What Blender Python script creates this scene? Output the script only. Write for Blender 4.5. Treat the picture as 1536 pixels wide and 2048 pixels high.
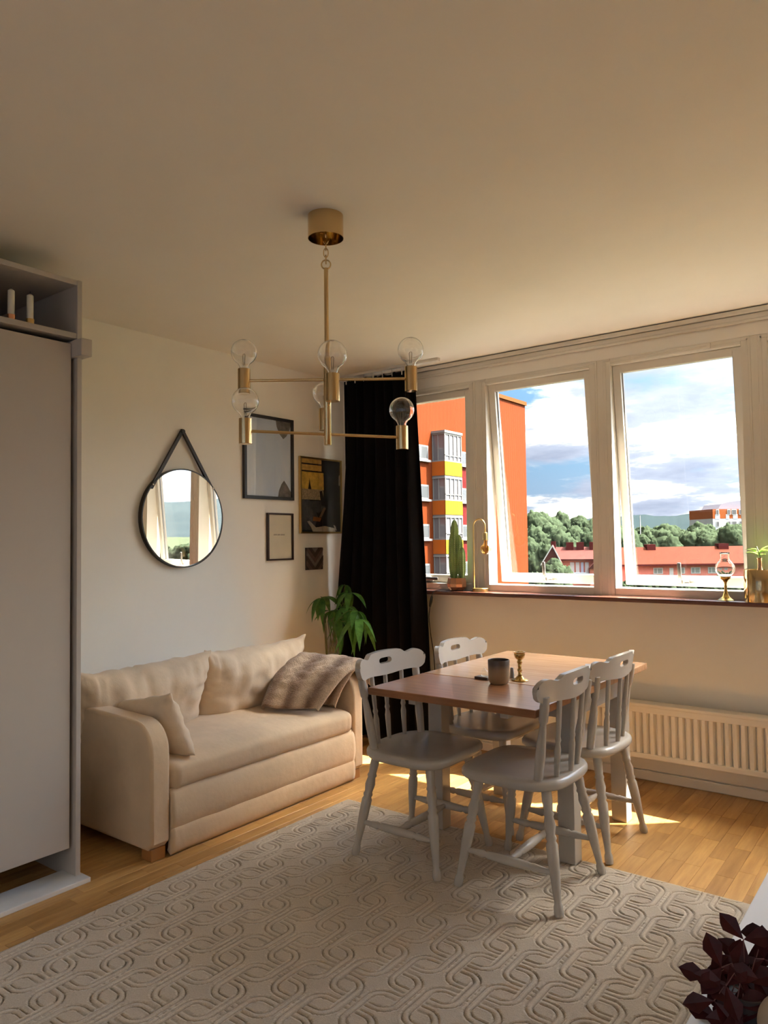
import bpy, bmesh, math, random
import numpy as np
from mathutils import Vector, Matrix, noise as mnoise

for o in list(bpy.data.objects):
    bpy.data.objects.remove(o)
SC = bpy.context.scene
COL = SC.collection
RND = random.Random(7)
PI = math.pi

# ------------------------------------------------------------------ camera
CAMP = np.array([3.527, -4.150, 1.324])
RX = np.array([0.79510982, -0.03427718, -0.60549604])
RY = np.array([0.60632665, 0.02356747, 0.79486638])
RZ = np.array([-0.01297577, -0.99913445, 0.03952189])
RW = np.array([RX, RY, RZ])          # world from camera (x right, y down, z forward)
FPX = 1484.0
cam_d = bpy.data.cameras.new('camera')
cam = bpy.data.objects.new('camera', cam_d)
COL.objects.link(cam)
cam_d.sensor_fit = 'VERTICAL'
cam_d.sensor_height = 36.0
cam_d.lens = 36.0 * FPX / 2048.0
cam_d.clip_start = 0.05
cam_d.clip_end = 6000
m = Matrix.Identity(4)
for r in range(3):
    m[r][0] = RW[r, 0]; m[r][1] = -RW[r, 1]; m[r][2] = -RW[r, 2]; m[r][3] = CAMP[r]
cam.matrix_world = m
SC.camera = cam

# ------------------------------------------------------------------ sky, sun, exposure
SUN_TRAVEL = Vector((-0.575, -0.40, -1.0)).normalized()
SUN_STRENGTH = 18.0
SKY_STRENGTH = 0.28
SC.view_settings.view_transform = 'Standard'
SC.view_settings.look = 'None'
SC.view_settings.exposure = 1.63
SC.view_settings.gamma = 1.0
SC.view_settings.use_curve_mapping = False

sun_d = bpy.data.lights.new('sun', 'SUN')
sun_d.energy = SUN_STRENGTH
sun_d.angle = math.radians(0.53)
sun_d.color = (1.0, 0.90, 0.74)
sun = bpy.data.objects.new('sun', sun_d)
COL.objects.link(sun)
sun.rotation_euler = SUN_TRAVEL.to_track_quat('-Z', 'Y').to_euler()
sun.location = (20, 15, 40)


def build_world():
    w = bpy.data.worlds.new('sky')
    SC.world = w
    w.use_nodes = True
    nt = w.node_tree
    nt.nodes.clear()
    N = lambda t: nt.nodes.new(t)
    L = nt.links.new
    out = N('ShaderNodeOutputWorld')
    bg = N('ShaderNodeBackground')
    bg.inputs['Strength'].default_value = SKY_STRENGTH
    L(bg.outputs[0], out.inputs[0])
    tc = N('ShaderNodeTexCoord')
    sep = N('ShaderNodeSeparateXYZ'); L(tc.outputs['Generated'], sep.inputs[0])

    def math_(op, a, b=None, clamp=False):
        n = N('ShaderNodeMath'); n.operation = op; n.use_clamp = clamp
        for i, v in enumerate((a, b)):
            if v is None: continue
            if isinstance(v, (int, float)): n.inputs[i].default_value = v
            else: L(v, n.inputs[i])
        return n.outputs[0]
    z = math_('MAXIMUM', sep.outputs[2], 0.0)
    den = math_('ADD', z, 0.20)
    u = math_('DIVIDE', sep.outputs[0], den)
    v = math_('DIVIDE', sep.outputs[1], den)
    zz = math_('MULTIPLY', z, 5.0)
    cmb = N('ShaderNodeCombineXYZ'); L(u, cmb.inputs[0]); L(v, cmb.inputs[1]); L(zz, cmb.inputs[2])

    def noise_(scale, detail, rough, off):
        mp = N('ShaderNodeMapping'); L(cmb.outputs[0], mp.inputs[0]); mp.inputs['Location'].default_value = off
        n = N('ShaderNodeTexNoise'); L(mp.outputs[0], n.inputs['Vector'])
        n.inputs['Scale'].default_value = scale; n.inputs['Detail'].default_value = detail
        n.inputs['Roughness'].default_value = rough
        return n.outputs[0]

    def ramp(src, pts):
        n = N('ShaderNodeValToRGB'); L(src, n.inputs[0])
        e = n.color_ramp.elements
        e[0].position, e[0].color = pts[0][0], (*pts[0][1], 1)
        e[1].position, e[1].color = pts[-1][0], (*pts[-1][1], 1)
        for p, c in pts[1:-1]:
            k = e.new(p); k.color = (*c, 1)
        return n.outputs[0]

    def mix(f, a, b):
        n = N('ShaderNodeMix'); n.data_type = 'RGBA'
        if isinstance(f, float): n.inputs[0].default_value = f
        else: L(f, n.inputs[0])
        L(a, n.inputs[6]); L(b, n.inputs[7])
        return n.outputs[2]
    blue = ramp(z, [(0.0, (0.42, 0.54, 0.72)), (0.12, (0.24, 0.46, 0.72)), (0.5, (0.14, 0.32, 0.70))])
    mask = ramp(noise_(1.15, 9, 0.58, (3.1, 1.7, 0.4)), [(0.40, (0, 0, 0)), (0.50, (1, 1, 1))])
    shade = ramp(noise_(1.9, 9, 0.60, (7.3, 2.2, 5.0)), [(0.36, (0.36, 0.43, 0.60)), (0.49, (0.48, 0.56, 0.74)), (0.535, (0.72, 0.77, 0.86)), (0.585, (2.2, 2.12, 1.95)), (0.70, (3.2, 3.05, 2.75))])
    sky = mix(mask, blue, shade)
    # sky brightness relative to the sun: CIE shape, corona overdriven to light the room
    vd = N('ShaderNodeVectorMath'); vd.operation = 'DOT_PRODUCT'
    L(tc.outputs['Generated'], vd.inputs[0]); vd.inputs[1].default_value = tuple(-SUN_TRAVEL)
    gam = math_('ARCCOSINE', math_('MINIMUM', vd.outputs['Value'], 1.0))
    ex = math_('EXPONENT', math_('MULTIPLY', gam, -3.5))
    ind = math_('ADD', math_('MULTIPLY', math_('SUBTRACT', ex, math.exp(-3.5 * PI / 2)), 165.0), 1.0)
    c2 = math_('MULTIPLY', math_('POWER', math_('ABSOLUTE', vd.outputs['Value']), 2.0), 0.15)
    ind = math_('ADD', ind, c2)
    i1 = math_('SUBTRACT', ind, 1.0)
    ci = N('ShaderNodeCombineXYZ')          # the boosted glow around the sun is tinted warm white
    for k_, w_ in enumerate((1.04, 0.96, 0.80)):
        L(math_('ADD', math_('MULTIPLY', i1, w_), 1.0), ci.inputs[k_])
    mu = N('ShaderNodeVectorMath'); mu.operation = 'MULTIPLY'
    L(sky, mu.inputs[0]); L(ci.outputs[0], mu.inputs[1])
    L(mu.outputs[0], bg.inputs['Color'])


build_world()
cy = SC.cycles
cy.max_bounces = 9
cy.diffuse_bounces = 5
cy.glossy_bounces = 4
cy.transmission_bounces = 8
cy.transparent_max_bounces = 16
cy.sample_clamp_indirect = 6.0
cy.caustics_reflective = False
cy.caustics_refractive = False
cy.use_denoising = True


# ------------------------------------------------------------------ helpers
def unproj(px, py, axis, val):
    d = RW @ np.array([(px - 768) / FPX, (py - 1024) / FPX, 1.0])
    t = (val - CAMP[axis]) / d[axis]
    return CAMP + t * d


def at_depth(px, py, depth):
    return CAMP + RW @ (np.array([(px - 768) / FPX, (py - 1024) / FPX, 1.0]) * depth)


def wm(o):
    return (wm(o.parent) @ o.matrix_basis) if o.parent else o.matrix_basis.copy()


def tag(o, label=None, cat=None, group=None, kind=None):
    if label: o['label'] = label
    if cat: o['category'] = cat
    if group: o['group'] = group
    if kind: o['kind'] = kind
    return o


def thing(name, label, cat, loc=(0, 0, 0), rz=0.0, group=None, kind=None):
    o = bpy.data.objects.new(name, None)
    COL.objects.link(o)
    o.empty_display_size = 0.05
    o.location = loc
    o.rotation_euler = (0, 0, rz)
    return tag(o, label, cat, group, kind)


def copy_tree(o, parent=None):
    c = o.copy()
    COL.objects.link(c)
    c.parent = parent
    for ch in list(o.children):
        copy_tree(ch, c)
    return c


class MB:
    def __init__(self):
        self.v = []; self.f = []

    def add(self, vs, fs):
        n = len(self.v)
        self.v += [tuple(map(float, p)) for p in vs]
        self.f += [tuple(i + n for i in q) for q in fs]
        return self

    def box(self, x0, x1, y0, y1, z0, z1):
        vs = [(x, y, z) for z in (z0, z1) for y in (y0, y1) for x in (x0, x1)]
        return self.add(vs, [(0, 2, 3, 1), (4, 5, 7, 6), (0, 1, 5, 4), (2, 6, 7, 3), (0, 4, 6, 2), (1, 3, 7, 5)])

    def prism(self, poly, h0, h1, axis=2):
        n = len(poly)
        def P(p, h):
            return (p[0], p[1], h) if axis == 2 else ((p[0], h, p[1]) if axis == 1 else (h, p[0], p[1]))
        vs = [P(p, h0) for p in poly] + [P(p, h1) for p in poly]
        fs = [tuple(range(n - 1, -1, -1)), tuple(range(n, 2 * n))]
        fs += [(i, (i + 1) % n, n + (i + 1) % n, n + i) for i in range(n)]
        return self.add(vs, fs)

    def rings(self, rs, cap=True, closed=True):
        n = len(rs[0]); vs = [p for r in rs for p in r]; fs = []
        for k in range(len(rs) - 1):
            for i in range(n if closed else n - 1):
                j = (i + 1) % n
                fs.append((k * n + i, k * n + j, (k + 1) * n + j, (k + 1) * n + i))
        if cap and closed:
            fs.append(tuple(range(n - 1, -1, -1)))
            fs.append(tuple((len(rs) - 1) * n + i for i in range(n)))
        return self.add(vs, fs)

    def lathe(self, prof, c=(0, 0, 0), seg=20, axis=None, up=None, cap=True):
        """prof: list of (r, h); axis: optional unit direction."""
        c = Vector(c)
        d = Vector(axis).normalized() if axis is not None else Vector((0, 0, 1))
        a = d.orthogonal().normalized(); b = d.cross(a)
        rs = []
        for r, h in prof:
            r = max(r, 1e-5)
            rs.append([tuple(c + d * h + (a * math.cos(2 * PI * i / seg) + b * math.sin(2 * PI * i / seg)) * r) for i in range(seg)])
        return self.rings(rs, cap=cap)

    def rod(self, p0, p1, r0, r1=None, seg=12):
        p0 = Vector(p0); p1 = Vector(p1); r1 = r0 if r1 is None else r1
        return self.lathe([(r0, 0), (r1, (p1 - p0).length)], p0, seg, (p1 - p0))

    def turned(self, p0, p1, prof, seg=12):
        """prof: list of (t 0..1, r)."""
        p0 = Vector(p0); p1 = Vector(p1); ln = (p1 - p0).length
        return self.lathe([(r, t * ln) for t, r in prof], p0, seg, (p1 - p0))

    def tube(self, pts, r, seg=8, closed=False):
        pts = [Vector(p) for p in pts]; n = len(pts); rs = []
        prev = None
        for k, p in enumerate(pts):
            if closed: t = (pts[(k + 1) % n] - pts[k - 1])
            else: t = (pts[min(k + 1, n - 1)] - pts[max(k - 1, 0)])
            t.normalize()
            a = t.orthogonal().normalized() if prev is None else (prev - t * prev.dot(t)).normalized()
            prev = a; b = t.cross(a)
            rr = r[k] if isinstance(r, (list, tuple)) else r
            rs.append([tuple(p + (a * math.cos(2 * PI * i / seg) + b * math.sin(2 * PI * i / seg)) * rr) for i in range(seg)])
        if closed:
            rs.append(rs[0])
        return self.rings(rs, cap=not closed)

    def grid(self, fn, nu, nv):
        vs = [fn(i / nu, j / nv) for j in range(nv + 1) for i in range(nu + 1)]
        fs = [(j * (nu + 1) + i, j * (nu + 1) + i + 1, (j + 1) * (nu + 1) + i + 1, (j + 1) * (nu + 1) + i) for j in range(nv) for i in range(nu)]
        return self.add(vs, fs)

    def rbox(self, x0, x1, y0, y1, z0, z1, r, seg=3):
        """rounded box through a bevel on bmesh"""
        bm = bmesh.new()
        t = MB().box(x0, x1, y0, y1, z0, z1)
        vs = [bm.verts.new(p) for p in t.v]
        for q in t.f: bm.faces.new([vs[i] for i in q])
        bmesh.ops.bevel(bm, geom=list(bm.edges), offset=r, segments=seg, profile=0.5, affect='EDGES')
        bm.verts.index_update()
        self.add([tuple(v.co) for v in bm.verts], [tuple(v.index for v in f.verts) for f in bm.faces])
        bm.free()
        return self

    def xform(self, M):
        self.v = [tuple(M @ Vector(p)) for p in self.v]
        return self

    def build(self, name, mat, parent=None, smooth=False, local=False, fixn=True):
        me = bpy.data.meshes.new(name)
        vs = self.v
        if parent is not None and not local:
            inv = wm(parent).inverted()
            vs = [tuple(inv @ Vector(p)) for p in vs]
        me.from_pydata(vs, [], self.f)
        if fixn:
            bm = bmesh.new(); bm.from_mesh(me)
            bmesh.ops.remove_doubles(bm, verts=bm.verts, dist=1e-6)
            bmesh.ops.recalc_face_normals(bm, faces=bm.faces)
            bm.to_mesh(me); bm.free()
        me.update()
        o = bpy.data.objects.new(name, me)
        COL.objects.link(o)
        me.materials.append(mat)
        if smooth is True:
            for p in me.polygons: p.use_smooth = True
        elif smooth:
            for p in me.polygons: p.use_smooth = True
            me.set_sharp_from_angle(angle=math.radians(smooth))
        if parent is not None:
            o.parent = parent
        return o


def bevel(o, w, seg=2):
    b = o.modifiers.new('bevel', 'BEVEL'); b.width = w; b.segments = seg; b.limit_method = 'ANGLE'
    b.angle_limit = math.radians(40)
    return o


# ------------------------------------------------------------------ materials
class NT:
    def __init__(self, name):
        self.m = bpy.data.materials.new(name); self.m.use_nodes = True
        self.nt = self.m.node_tree; self.nt.nodes.clear()
        self.out = self.n('ShaderNodeOutputMaterial')

    def n(self, t, **kw):
        x = self.nt.nodes.new(t)
        for k, v in kw.items(): setattr(x, k, v)
        return x

    def l(self, a, b): self.nt.links.new(a, b)

    def ramp(self, src, pts):
        n = self.n('ShaderNodeValToRGB'); self.l(src, n.inputs[0]); e = n.color_ramp.elements
        e[0].position, e[0].color = pts[0][0], (*pts[0][1], 1)
        e[1].position, e[1].color = pts[-1][0], (*pts[-1][1], 1)
        for p, c in pts[1:-1]:
            k = e.new(p); k.color = (*c, 1)
        return n.outputs[0]

    def coords(self, scale=(1, 1, 1), rot=(0, 0, 0), kind='Object'):
        tc = self.n('ShaderNodeTexCoord'); mp = self.n('ShaderNodeMapping')
        self.l(tc.outputs[kind], mp.inputs[0]); mp.inputs['Scale'].default_value = scale; mp.inputs['Rotation'].default_value = rot
        return mp.outputs[0]

    def noise(self, vec, scale, detail=4, rough=0.55):
        n = self.n('ShaderNodeTexNoise'); self.l(vec, n.inputs['Vector'])
        n.inputs['Scale'].default_value = scale; n.inputs['Detail'].default_value = detail; n.inputs['Roughness'].default_value = rough
        return n.outputs[0]

    def bump(self, h, strength, dist=0.01):
        b = self.n('ShaderNodeBump'); self.l(h, b.inputs['Height']); b.inputs['Strength'].default_value = strength; b.inputs['Distance'].default_value = dist
        return b.outputs[0]

    def pbr(self, col, rough=0.5, metal=0.0, normal=None, spec=0.5, sheen=0.0):
        p = self.n('ShaderNodeBsdfPrincipled')
        if isinstance(col, tuple): p.inputs['Base Color'].default_value = (*col, 1)
        else: self.l(col, p.inputs['Base Color'])
        if isinstance(rough, (int, float)): p.inputs['Roughness'].default_value = rough
        else: self.l(rough, p.inputs['Roughness'])
        p.inputs['Metallic'].default_value = metal
        p.inputs['Specular IOR Level'].default_value = spec
        p.inputs['Sheen Weight'].default_value = sheen
        if normal is not None: self.l(normal, p.inputs['Normal'])
        self.l(p.outputs[0], self.out.inputs[0])
        return p


def lerp(c, k): return tuple(max(0.0, min(1.0, x * k)) for x in c)


def plain(name, col, rough=0.5, metal=0.0, var=0.06, scale=12, bump=0.0, bscale=200, spec=0.5, sheen=0.0, bdist=0.002):
    t = NT(name); v = t.coords()
    c = t.ramp(t.noise(v, scale, 4), [(0.3, lerp(col, 1 - var)), (0.7, lerp(col, 1 + var))])
    nrm = t.bump(t.noise(v, bscale, 3), bump, bdist) if bump else None
    t.pbr(c, rough, metal, nrm, spec, sheen)
    return t.m


def fabric(name, col, var=0.08, bump=0.35, rough=0.95, sheen=0.25):
    t = NT(name); v = t.coords()
    n1 = t.noise(v, 6, 5)
    c = t.ramp(n1, [(0.3, lerp(col, 1 - var)), (0.7, lerp(col, 1 + var))])
    w1 = t.n('ShaderNodeTexWave'); w1.bands_direction = 'X'; t.l(v, w1.inputs[0]); w1.inputs['Scale'].default_value = 220
    w2 = t.n('ShaderNodeTexWave'); w2.bands_direction = 'Z'; t.l(v, w2.inputs[0]); w2.inputs['Scale'].default_value = 220
    a = t.n('ShaderNodeMath', operation='ADD'); t.l(w1.outputs[1], a.inputs[0]); t.l(w2.outputs[1], a.inputs[1])
    b0 = t.bump(a.outputs[0], bump * 0.3, 0.001)
    b = t.n('ShaderNodeBump'); t.l(t.noise(v, 25, 4), b.inputs['Height']); b.inputs['Strength'].default_value = bump; b.inputs['Distance'].default_value = 0.006; t.l(b0, b.inputs['Normal'])
    t.pbr(c, rough, 0, b.outputs[0], 0.2, sheen)
    return t.m


def wood(name, dark, light, axis=1, rough=0.4, seed='none', contrast=1.0, bumpk=0.05, spec=0.5):
    """grain along axis; seed: 'object' or 'island' adds a tone for each piece"""
    t = NT(name)
    sc = [14, 14, 14]; sc[axis] = 1.2
    v = t.coords(tuple(sc), kind='Object')
    if seed != 'none':
        if seed == 'object':
            oi = t.n('ShaderNodeObjectInfo'); rnd = oi.outputs['Random']
        else:
            g = t.n('ShaderNodeNewGeometry'); rnd = g.outputs['Random Per Island']
        ml = t.n('ShaderNodeVectorMath', operation='SCALE'); ml.inputs[0].default_value = (37.0, 11.0, 23.0); t.l(rnd, ml.inputs['Scale'])
        ad = t.n('ShaderNodeVectorMath', operation='ADD'); t.l(v, ad.inputs[0]); t.l(ml.outputs[0], ad.inputs[1]); v = ad.outputs[0]
    g1 = t.noise(v, 3.0, 6, 0.6)
    col = t.ramp(g1, [(0.30, dark), (0.70, light)])
    if seed != 'none':
        tone = t.ramp(rnd, [(0.0, (0.78, 0.74, 0.70)), (0.5, (1.0, 1.0, 1.0)), (1.0, (1.15, 1.15, 1.15))])
        mx = t.n('ShaderNodeMix', data_type='RGBA', blend_type='MULTIPLY'); mx.inputs[0].default_value = 1.0
        t.l(col, mx.inputs[6]); t.l(tone, mx.inputs[7]); col = mx.outputs[2]
    t.pbr(col, rough, 0, t.bump(g1, bumpk, 0.002), spec)
    return t.m


def glass(name, ior=1.45, tint=(1, 1, 1), rough=0.0, edge=0.0):
    t = NT(name)
    tr = t.n('ShaderNodeBsdfTransparent'); tr.inputs[0].default_value = (*tint, 1)
    gl = t.n('ShaderNodeBsdfGlossy'); gl.inputs['Roughness'].default_value = rough; gl.inputs[0].default_value = (1, 1, 1, 1)
    lw = t.n('ShaderNodeLayerWeight'); lw.inputs[0].default_value = 0.5
    f0 = ((ior - 1) / (ior + 1)) ** 2
    pw = t.n('ShaderNodeMath', operation='POWER'); t.l(lw.outputs['Facing'], pw.inputs[0]); pw.inputs[1].default_value = 5.0
    mu = t.n('ShaderNodeMath', operation='MULTIPLY_ADD'); t.l(pw.outputs[0], mu.inputs[0]); mu.inputs[1].default_value = 1 - f0; mu.inputs[2].default_value = f0
    fac = mu.outputs[0]
    if edge:
        pw = t.n('ShaderNodeMath', operation='POWER'); t.l(lw.outputs['Facing'], pw.inputs[0]); pw.inputs[1].default_value = 2.5
        mu = t.n('ShaderNodeMath', operation='MULTIPLY'); t.l(pw.outputs[0], mu.inputs[0]); mu.inputs[1].default_value = edge
        ad = t.n('ShaderNodeMath', operation='MAXIMUM'); t.l(mu.outputs[0], ad.inputs[0]); t.l(fac, ad.inputs[1]); fac = ad.outputs[0]
    mx = t.n('ShaderNodeMixShader'); t.l(fac, mx.inputs[0]); t.l(tr.outputs[0], mx.inputs[1]); t.l(gl.outputs[0], mx.inputs[2])
    t.l(mx.outputs[0], t.out.inputs[0])
    return t.m


def shell_glass(name, tint=(1, 1, 1)):
    t = NT(name)
    g = t.n('ShaderNodeBsdfGlass'); g.inputs['Color'].default_value = (*tint, 1); g.inputs['IOR'].default_value = 1.45; g.inputs['Roughness'].default_value = 0.0
    t.l(g.outputs[0], t.out.inputs[0])
    return t.m


def shell(o, th):
    s_ = o.modifiers.new('shell', 'SOLIDIFY'); s_.thickness = th; s_.offset = -1
    return o


M = {}
M['wall'] = plain('wall_paint', (0.89, 0.86, 0.79), 0.85, var=0.015, scale=3, bump=0.06, bscale=120)
M['ceiling'] = plain('ceiling_paint', (0.87, 0.82, 0.735), 0.9, var=0.02, scale=2, bump=0.05, bscale=60)
M['white_paint'] = plain('white_paint', (0.74, 0.69, 0.60), 0.45, var=0.02, scale=6, bump=0.02, bscale=40)
M['window_white'] = plain('window_paint', (0.76, 0.72, 0.64), 0.35, var=0.015, scale=5)
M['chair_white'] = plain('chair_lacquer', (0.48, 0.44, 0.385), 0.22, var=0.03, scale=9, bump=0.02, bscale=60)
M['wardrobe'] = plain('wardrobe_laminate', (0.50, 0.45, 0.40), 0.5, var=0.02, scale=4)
M['bench_white'] = plain('bench_white', (0.78, 0.78, 0.78), 0.4, var=0.02, scale=4)
M['radiator'] = plain('radiator_enamel', (0.88, 0.82, 0.72), 0.4, var=0.015, scale=5)
M['sill'] = wood('sill_wood', (0.075, 0.028, 0.02), (0.16, 0.065, 0.045), axis=0, rough=0.25)
M['oak_piece'] = wood('oak_parquet_piece', (0.40, 0.205, 0.058), (0.58, 0.33, 0.11), axis=1, rough=0.38, seed='object')
M['oak_rest'] = wood('oak_parquet', (0.40, 0.205, 0.058), (0.58, 0.33, 0.11), axis=1, rough=0.38, seed='island')
M['subfloor'] = plain('floor_joint', (0.10, 0.05, 0.018), 0.8)
M['table_top'] = wood('table_wood', (0.225, 0.090, 0.034), (0.375, 0.162, 0.066), axis=0, rough=0.30)
M['brass'] = plain('polished_brass', (0.66, 0.49, 0.26), 0.14, 1.0, var=0.05, scale=8)
M['brass_dull'] = plain('brushed_brass', (0.60, 0.43, 0.18), 0.28, 1.0, var=0.06, scale=8)
M['old_brass'] = plain('aged_brass', (0.50, 0.33, 0.11), 0.25, 1.0, var=0.15, scale=60)
M['copper'] = plain('copper_glaze', (0.72, 0.36, 0.20), 0.18, 0.85, var=0.05)
M['chrome'] = plain('chrome', (0.7, 0.7, 0.7), 0.2, 1.0, var=0.03)
M['dark_metal'] = plain('handle_metal', (0.23, 0.21, 0.19), 0.35, 0.9)
M['sofa'] = fabric('sofa_linen', (0.66, 0.485, 0.31))
M['cushion'] = fabric('cushion_linen', (0.74, 0.575, 0.40), bump=0.4)
M['curtain'] = fabric('black_velvet', (0.0035, 0.0025, 0.0025), var=0.2, bump=0.2, sheen=0.0)
M['leather'] = plain('dark_leather', (0.018, 0.012, 0.010), 0.45, var=0.2, scale=30, bump=0.2, bscale=300)
M['black_frame'] = plain('black_frame', (0.02, 0.018, 0.018), 0.4, var=0.1)
M['dark_frame'] = plain('dark_brown_frame', (0.03, 0.012, 0.008), 0.35, var=0.1)
M['pane'] = glass('window_glass', 1.42)
M['pic_glass'] = glass('picture_glass', 1.5)
M['pic_glass_shiny'] = glass('glossy_picture_glass', 1.9)
M['bulb_glass'] = glass('bulb_glass', 1.5, edge=0.75)
M['amber_glass'] = glass('amber_glass', 1.5, tint=(0.95, 0.72, 0.36), edge=0.6)
M['bulb_shell'] = shell_glass('bulb_shell_glass')
M['clear_glass'] = glass('clear_glass', 1.5, tint=(0.97, 0.98, 0.97), edge=0.6)
M['mirror'] = plain('mirror_silver', (0.92, 0.93, 0.93), 0.0, 1.0, var=0.0)
M['black_plastic'] = plain('black_plastic', (0.012, 0.012, 0.012), 0.4)
M['white_wax'] = plain('white_wax', (0.72, 0.68, 0.58), 0.5)
M['filament'] = plain('filament', (0.22, 0.14, 0.08), 0.4)


def leafmat(name, dark, light, trans=0.25):
    t = NT(name); v = t.coords((1, 1, 1))
    c = t.ramp(t.noise(v, 30, 4), [(0.3, dark), (0.7, light)])
    p = t.pbr(c, 0.45, 0, t.bump(t.noise(v, 120, 2), 0.15, 0.002), 0.4)
    tl = t.n('ShaderNodeBsdfTranslucent'); t.l(c, tl.inputs[0])
    mx = t.n('ShaderNodeMixShader'); mx.inputs[0].default_value = trans
    t.l(p.outputs[0], mx.inputs[1]); t.l(tl.outputs[0], mx.inputs[2]); t.l(mx.outputs[0], t.out.inputs[0])
    return t.m


M['plant_leaf'] = leafmat('plant_leaf', (0.045, 0.13, 0.022), (0.12, 0.30, 0.05), 0.35)
M['sprig_leaf'] = leafmat('sprig_leaf', (0.22, 0.42, 0.06), (0.42, 0.62, 0.14), 0.4)
M['oxalis_leaf'] = leafmat('oxalis_leaf', (0.040, 0.0025, 0.005), (0.072, 0.005, 0.009), 0.2)
M['stem'] = plain('plant_stem', (0.12, 0.12, 0.04), 0.6)
M['oxalis_stem'] = plain('oxalis_stem', (0.16, 0.06, 0.06), 0.6)
M['cactus'] = plain('cactus_skin', (0.24, 0.38, 0.12), 0.6, var=0.25, scale=25)
M['spine'] = plain('cactus_areole', (0.75, 0.72, 0.55), 0.7)
M['soil'] = plain('potting_soil', (0.05, 0.03, 0.02), 0.95, var=0.3, scale=60)

# ------------------------------------------------------------------ room shell
XR = 6.95            # right wall
YB = -5.4            # wall behind the camera
ZC = 2.5
WX0, WMOD = 0.335, 0.814
PIER = 0.76          # wall pier after the fourth window
WXS = [WX0 + WMOD * i for i in range(4)] + [WX0 + WMOD * i + PIER for i in range(4, 7)]  # windows past the pier are out of view, added for extra daylight
NWIN = len(WXS)
tag(MB().box(-0.25, XR + 0.25, YB - 0.25, 0.25, ZC, ZC + 0.25).build('ceiling', M['ceiling']), kind='structure')
tag(MB().box(-0.25, 0.0, YB - 0.25, 0.25, -0.25, ZC).build('wall_left', M['wall']), kind='structure')
tag(MB().box(XR, XR + 0.25, YB - 0.25, 0.25, -0.25, ZC).build('wall_right', M['wall']), kind='structure')
wb_ = MB()
KX0, KX1, KB, KT = 0.8, 4.4, 0.40, 2.35           # added windows behind the camera, unseen, for fill light
wb_.box(0, XR, YB - 0.2, YB, -0.25, KB); wb_.box(0, XR, YB - 0.2, YB, KT, ZC)
wb_.box(0, KX0, YB - 0.2, YB, KB, KT); wb_.box(KX1, XR, YB - 0.2, YB, KB, KT)
tag(wb_.build('wall_back', M['wall']), kind='structure')
ww = MB()
ww.box(0, XR, 0.0, 0.20, -0.25, 0.985)               # below the windows
ww.box(0, XR, 0.0, 0.20, 2.356, ZC)                  # above
ww.box(0, WX0, 0.0, 0.20, 0.985, 2.356)              # corner pier
ww.box(WX0 + WMOD * 4, WX0 + WMOD * 4 + PIER, 0.0, 0.20, 0.985, 2.356)
ww.box(WXS[-1] + WMOD, XR, 0.0, 0.20, 0.985, 2.356)
tag(ww.build('wall_window', M['wall']), kind='structure')

# floor: every parquet strip lies on the sub floor; strips run towards the window wall
floor = tag(MB().box(0, XR, YB, 0.0, -0.25, -0.012).build('floor', M['subfloor']), kind='structure')
SW, SL = 0.0655, 0.31
RUG = (1.03, 3.03, -4.25, -1.21)


def strip_mesh(ln):
    return MB().rbox(0, SW - 0.0006, 0, ln - 0.0006, -0.012, 0.0, 0.0007, 1)


cand = []
rest = MB()
x = 0.0; k = 0
while x < XR - 0.01:
    off = (k * 0.618 * SL) % SL if k % 3 else 0.13 * (k % 5)
    y = YB - (off % SL)
    while y < -0.005:
        y0, y1 = max(y, YB), min(y + SL, 0.0)
        if y1 - y0 > 0.02:
            cx_, cy_ = x + SW / 2, (y0 + y1) / 2
            c = RW.T @ (np.array([cx_, cy_, 0]) - CAMP)
            vis = False; area = 0
            if c[2] > 0.3:
                px, py = 768 + FPX * c[0] / c[2], 1024 + FPX * c[1] / c[2]
                under_rug = RUG[0] - 0.02 < x and x + SW < RUG[1] + 0.3 and y1 < RUG[3] + 0.0 and y0 > RUG[2]
                under_sofa = x < 0.74 and -2.25 < y0 and y1 < -0.9
                under_ward = x < 0.35 and y1 < -2.5
                corner = x < 0.25 and y0 > -0.9
                vis = -60 < px < 1600 and 1380 < py < 2100 and not (under_rug or under_sofa or under_ward or corner)
                area = 1.0 / c[2] ** 2
            cand.append((vis, area, x, y0, min(SW, XR - x), y1 - y0))
        y += SL
    x += SW; k += 1
cand.sort(key=lambda c: (not c[0], -c[1]))
cache = {}
for n, (vis, area, x0, y0, w, ln) in enumerate(cand):
    if vis and n < 300 and abs(w - SW) < 1e-6:
        key = round(ln, 3)
        if key not in cache:
            o = strip_mesh(ln).build('parquet_strip', M['oak_piece'], None)
            cache[key] = o.data
        else:
            o = bpy.data.objects.new('parquet_strip', cache[key]); COL.objects.link(o)
        o.location = (x0, y0, 0); o.parent = floor
    else:
        rest.box(x0, x0 + w - 0.0012, y0, y0 + ln - 0.0012, -0.012, 0.0)
tag(rest.build('parquet_strips', M['oak_rest'], floor, fixn=False), kind='stuff')

# trim along the ceiling and the floor
t = MB()
t.box(WX0 - 0.3, XR, -0.018, 0.0, 2.425, 2.440)
t.box(WX0 - 0.3, XR, -0.012, 0.0, 2.440, 2.468)
t.box(WX0 - 0.3, XR, -0.026, 0.0, 2.468, 2.494)
tag(bevel(t.build('trim_1', M['window_white']), 0.004), kind='structure')
t = MB(); t.box(0.02, XR, -0.022, 0.0, 0.0, 0.052)
tag(bevel(t.build('baseboard_window', M['white_paint']), 0.006), kind='structure')
t = MB(); t.box(0.0, XR, -0.012, 0.0, 0.055, 0.13)
tag(bevel(t.build('trim_2', M['white_paint']), 0.004), kind='structure')
t = MB(); t.box(0.0, 0.018, YB, -0.02, 0.0, 0.07)
tag(bevel(t.build('baseboard_left', M['white_paint']), 0.006), kind='structure')

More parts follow.
